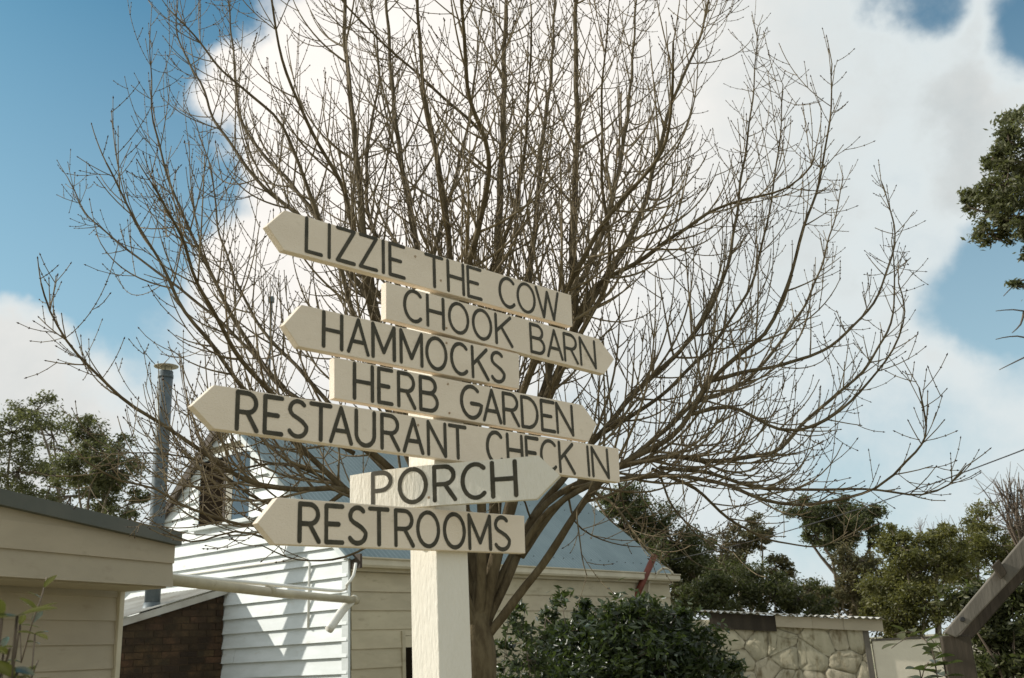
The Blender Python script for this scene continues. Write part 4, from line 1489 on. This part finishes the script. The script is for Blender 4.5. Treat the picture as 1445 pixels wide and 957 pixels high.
# bare twiggy tree top at the right edge
def bare_top(label, base, tip, depth, spread, n, seed):
    rr = random.Random(seed)
    b = P(base[0], 950, depth)
    t = thing('bare_distant_tree', label, 'tree', (b.x, b.y, 0))
    k = depth / FPX
    c0 = P(base[0], base[1], depth)
    tube('trunk', [Vector((b.x, b.y, 0)), c0], [.09, .05], M['greybark'], t, 7)
    tb = Tubes()
    for i in range(n):
        tx = tip[0] + rr.gauss(0, spread)
        ty = tip[1] + abs(rr.gauss(0, spread * .9))
        e = P(tx, ty, depth + rr.gauss(0, spread) * k)
        mid = c0.lerp(e, .5) + Vector((rr.uniform(-.2, .2), rr.uniform(-.2, .2), -.1))
        pth = catmull([c0, mid, e], .2)
        tb.add(pth, [.022 + (.004 - .022) * (j / (len(pth) - 1)) for j in range(len(pth))], 4)
        for j in range(2, len(pth) - 1):
            for s in range(2):
                dv = Vector((rr.gauss(0, 1), rr.gauss(0, 1), rr.gauss(.5, 1))).normalized() * rr.uniform(.2, .55)
                tb.add([pth[j], pth[j] + dv * .6, pth[j] + dv + Vector((0, 0, .06))], [.007, .005, .003], 3)
    tb.build('branches', M['greybark'], t)['kind'] = 'stuff'


bare_top('bare grey brown twiggy tree at the right frame edge under the cable', (1450, 790), (1432, 665), 15, 26, 26, 4)
bare_top('faint leafless treetop between bright green tree and yellow green tree', (1320, 800), (1325, 728), 22, 26, 16, 9)
bare_top('fine leafless tree top poking above the hut behind the tall gum', (1150, 860), (1140, 815), 24, 22, 14, 12)

# bare twigs of the overhanging gum
ov = bpy.data.objects['overhanging_gum_tree']
tb = Tubes()
for (pts) in ([(1500, 450), (1460, 442), (1430, 437), (1405, 439)], [(1500, 500), (1450, 477), (1425, 475), (1405, 479)], [(1480, 400), (1445, 395), (1432, 402), (1416, 418)],
              [(1500, 480), (1455, 500), (1430, 512), (1410, 522)], [(1445, 440), (1440, 458), (1428, 470)]):
    pth = catmull([P(x, y, 13) for x, y in pts], .1)
    tb.add(pth, [.02 + (.005 - .02) * (j / (len(pth) - 1)) for j in range(len(pth))], 5)
tb.build('dead_twigs', M['greybark'], ov)


# ---------------------------------------------------------------- close plants with leaves one can tell apart
def one_leaf(fr_p, d, nrm, L, w, m, parent, curl=.12):
    d = d.normalized()
    s = d.cross(nrm).normalized()
    nn = s.cross(d)
    v, f = [], []
    K = 6
    for i in range(K + 1):
        t = i / K
        ww = w * .5 * math.sin(math.pi * min(1, t * .94 + .03)) ** .8
        c = fr_p + d * L * t + nn * (-curl * L * t * t)
        v += [c + s * ww + nn * ww * .35, c, c - s * ww + nn * ww * .35]
    for i in range(K):
        a = i * 3
        f += [(a, a + 1, a + 4, a + 3), (a + 1, a + 2, a + 5, a + 4)]
    return mesh('leaf', v, f, m, parent, smooth=True)


def plant(name, label, stems, depth, leafL, n_leaves, seed, w=.4, m='plantleaf', r=.004):
    rr = random.Random(seed)
    b = P(stems[0][0][0], stems[0][0][1], depth)
    t = thing(name, label, 'plant', (b.x, b.y, 0))
    for st in stems:
        p3 = [P(x, y, depth + rr.uniform(-.03, .03)) for x, y in st]
        g = Vector((p3[0].x, p3[0].y, 0))
        pth = catmull([g] + p3, .05)
        tube('stem', pth, [r + (r * .4 - r) * (i / (len(pth) - 1)) for i in range(len(pth))], M['greybark'], t, 6)
        vis = [q for q in pth if q.z > p3[0].z - .05]
        for i in range(n_leaves):
            q = vis[int((i + .5) / n_leaves * (len(vis) - 1))]
            a = i * 2.4 + rr.uniform(-.4, .4)
            d = Vector((math.cos(a), math.sin(a) * .7, rr.uniform(-.1, .6)))
            one_leaf(q, d, Vector((rr.uniform(-.3, .3), rr.uniform(-.3, .3), 1)), leafL * rr.uniform(.7, 1.2), leafL * w, M[m], t)
    return t


plant('leafy_plant', 'close young shrub stem with waxy leaves in the lower left corner',
      [[(12, 990), (30, 935), (45, 880), (58, 845), (66, 815)], [(0, 1010), (-6, 985), (0, 955)], [(40, 1000), (44, 960), (54, 932)]], 1.75, .036, 11, 2, .36, r=.0028)
plant('leafy_vine', 'curling leafy sprig at the lower right in front of pale wall',
      [[(1330, 1000), (1322, 950), (1315, 915), (1300, 900)], [(1345, 1000), (1335, 955), (1332, 925)], [(1310, 1010), (1300, 960), (1310, 935)]], 3.3, .062, 9, 8, .6, m='bushleaf')
plant('leafy_vine', 'broad-leaved sprig hanging over the pale wall right of the stone hut',
      [[(1340, 985), (1325, 915), (1300, 897), (1275, 903), (1258, 915)], [(1330, 990), (1310, 910), (1290, 892), (1262, 895)]], 7.0, .12, 13, 5, .5, m='darkleaf', r=.006)

plant('leafy_plant', 'blurred broad waxy leaves at the very bottom of the left frame edge',
      [[(-14, 1010), (-4, 965), (8, 935), (14, 915)], [(10, 1010), (16, 970), (24, 950)]], 1.25, .05, 8, 12, .5)
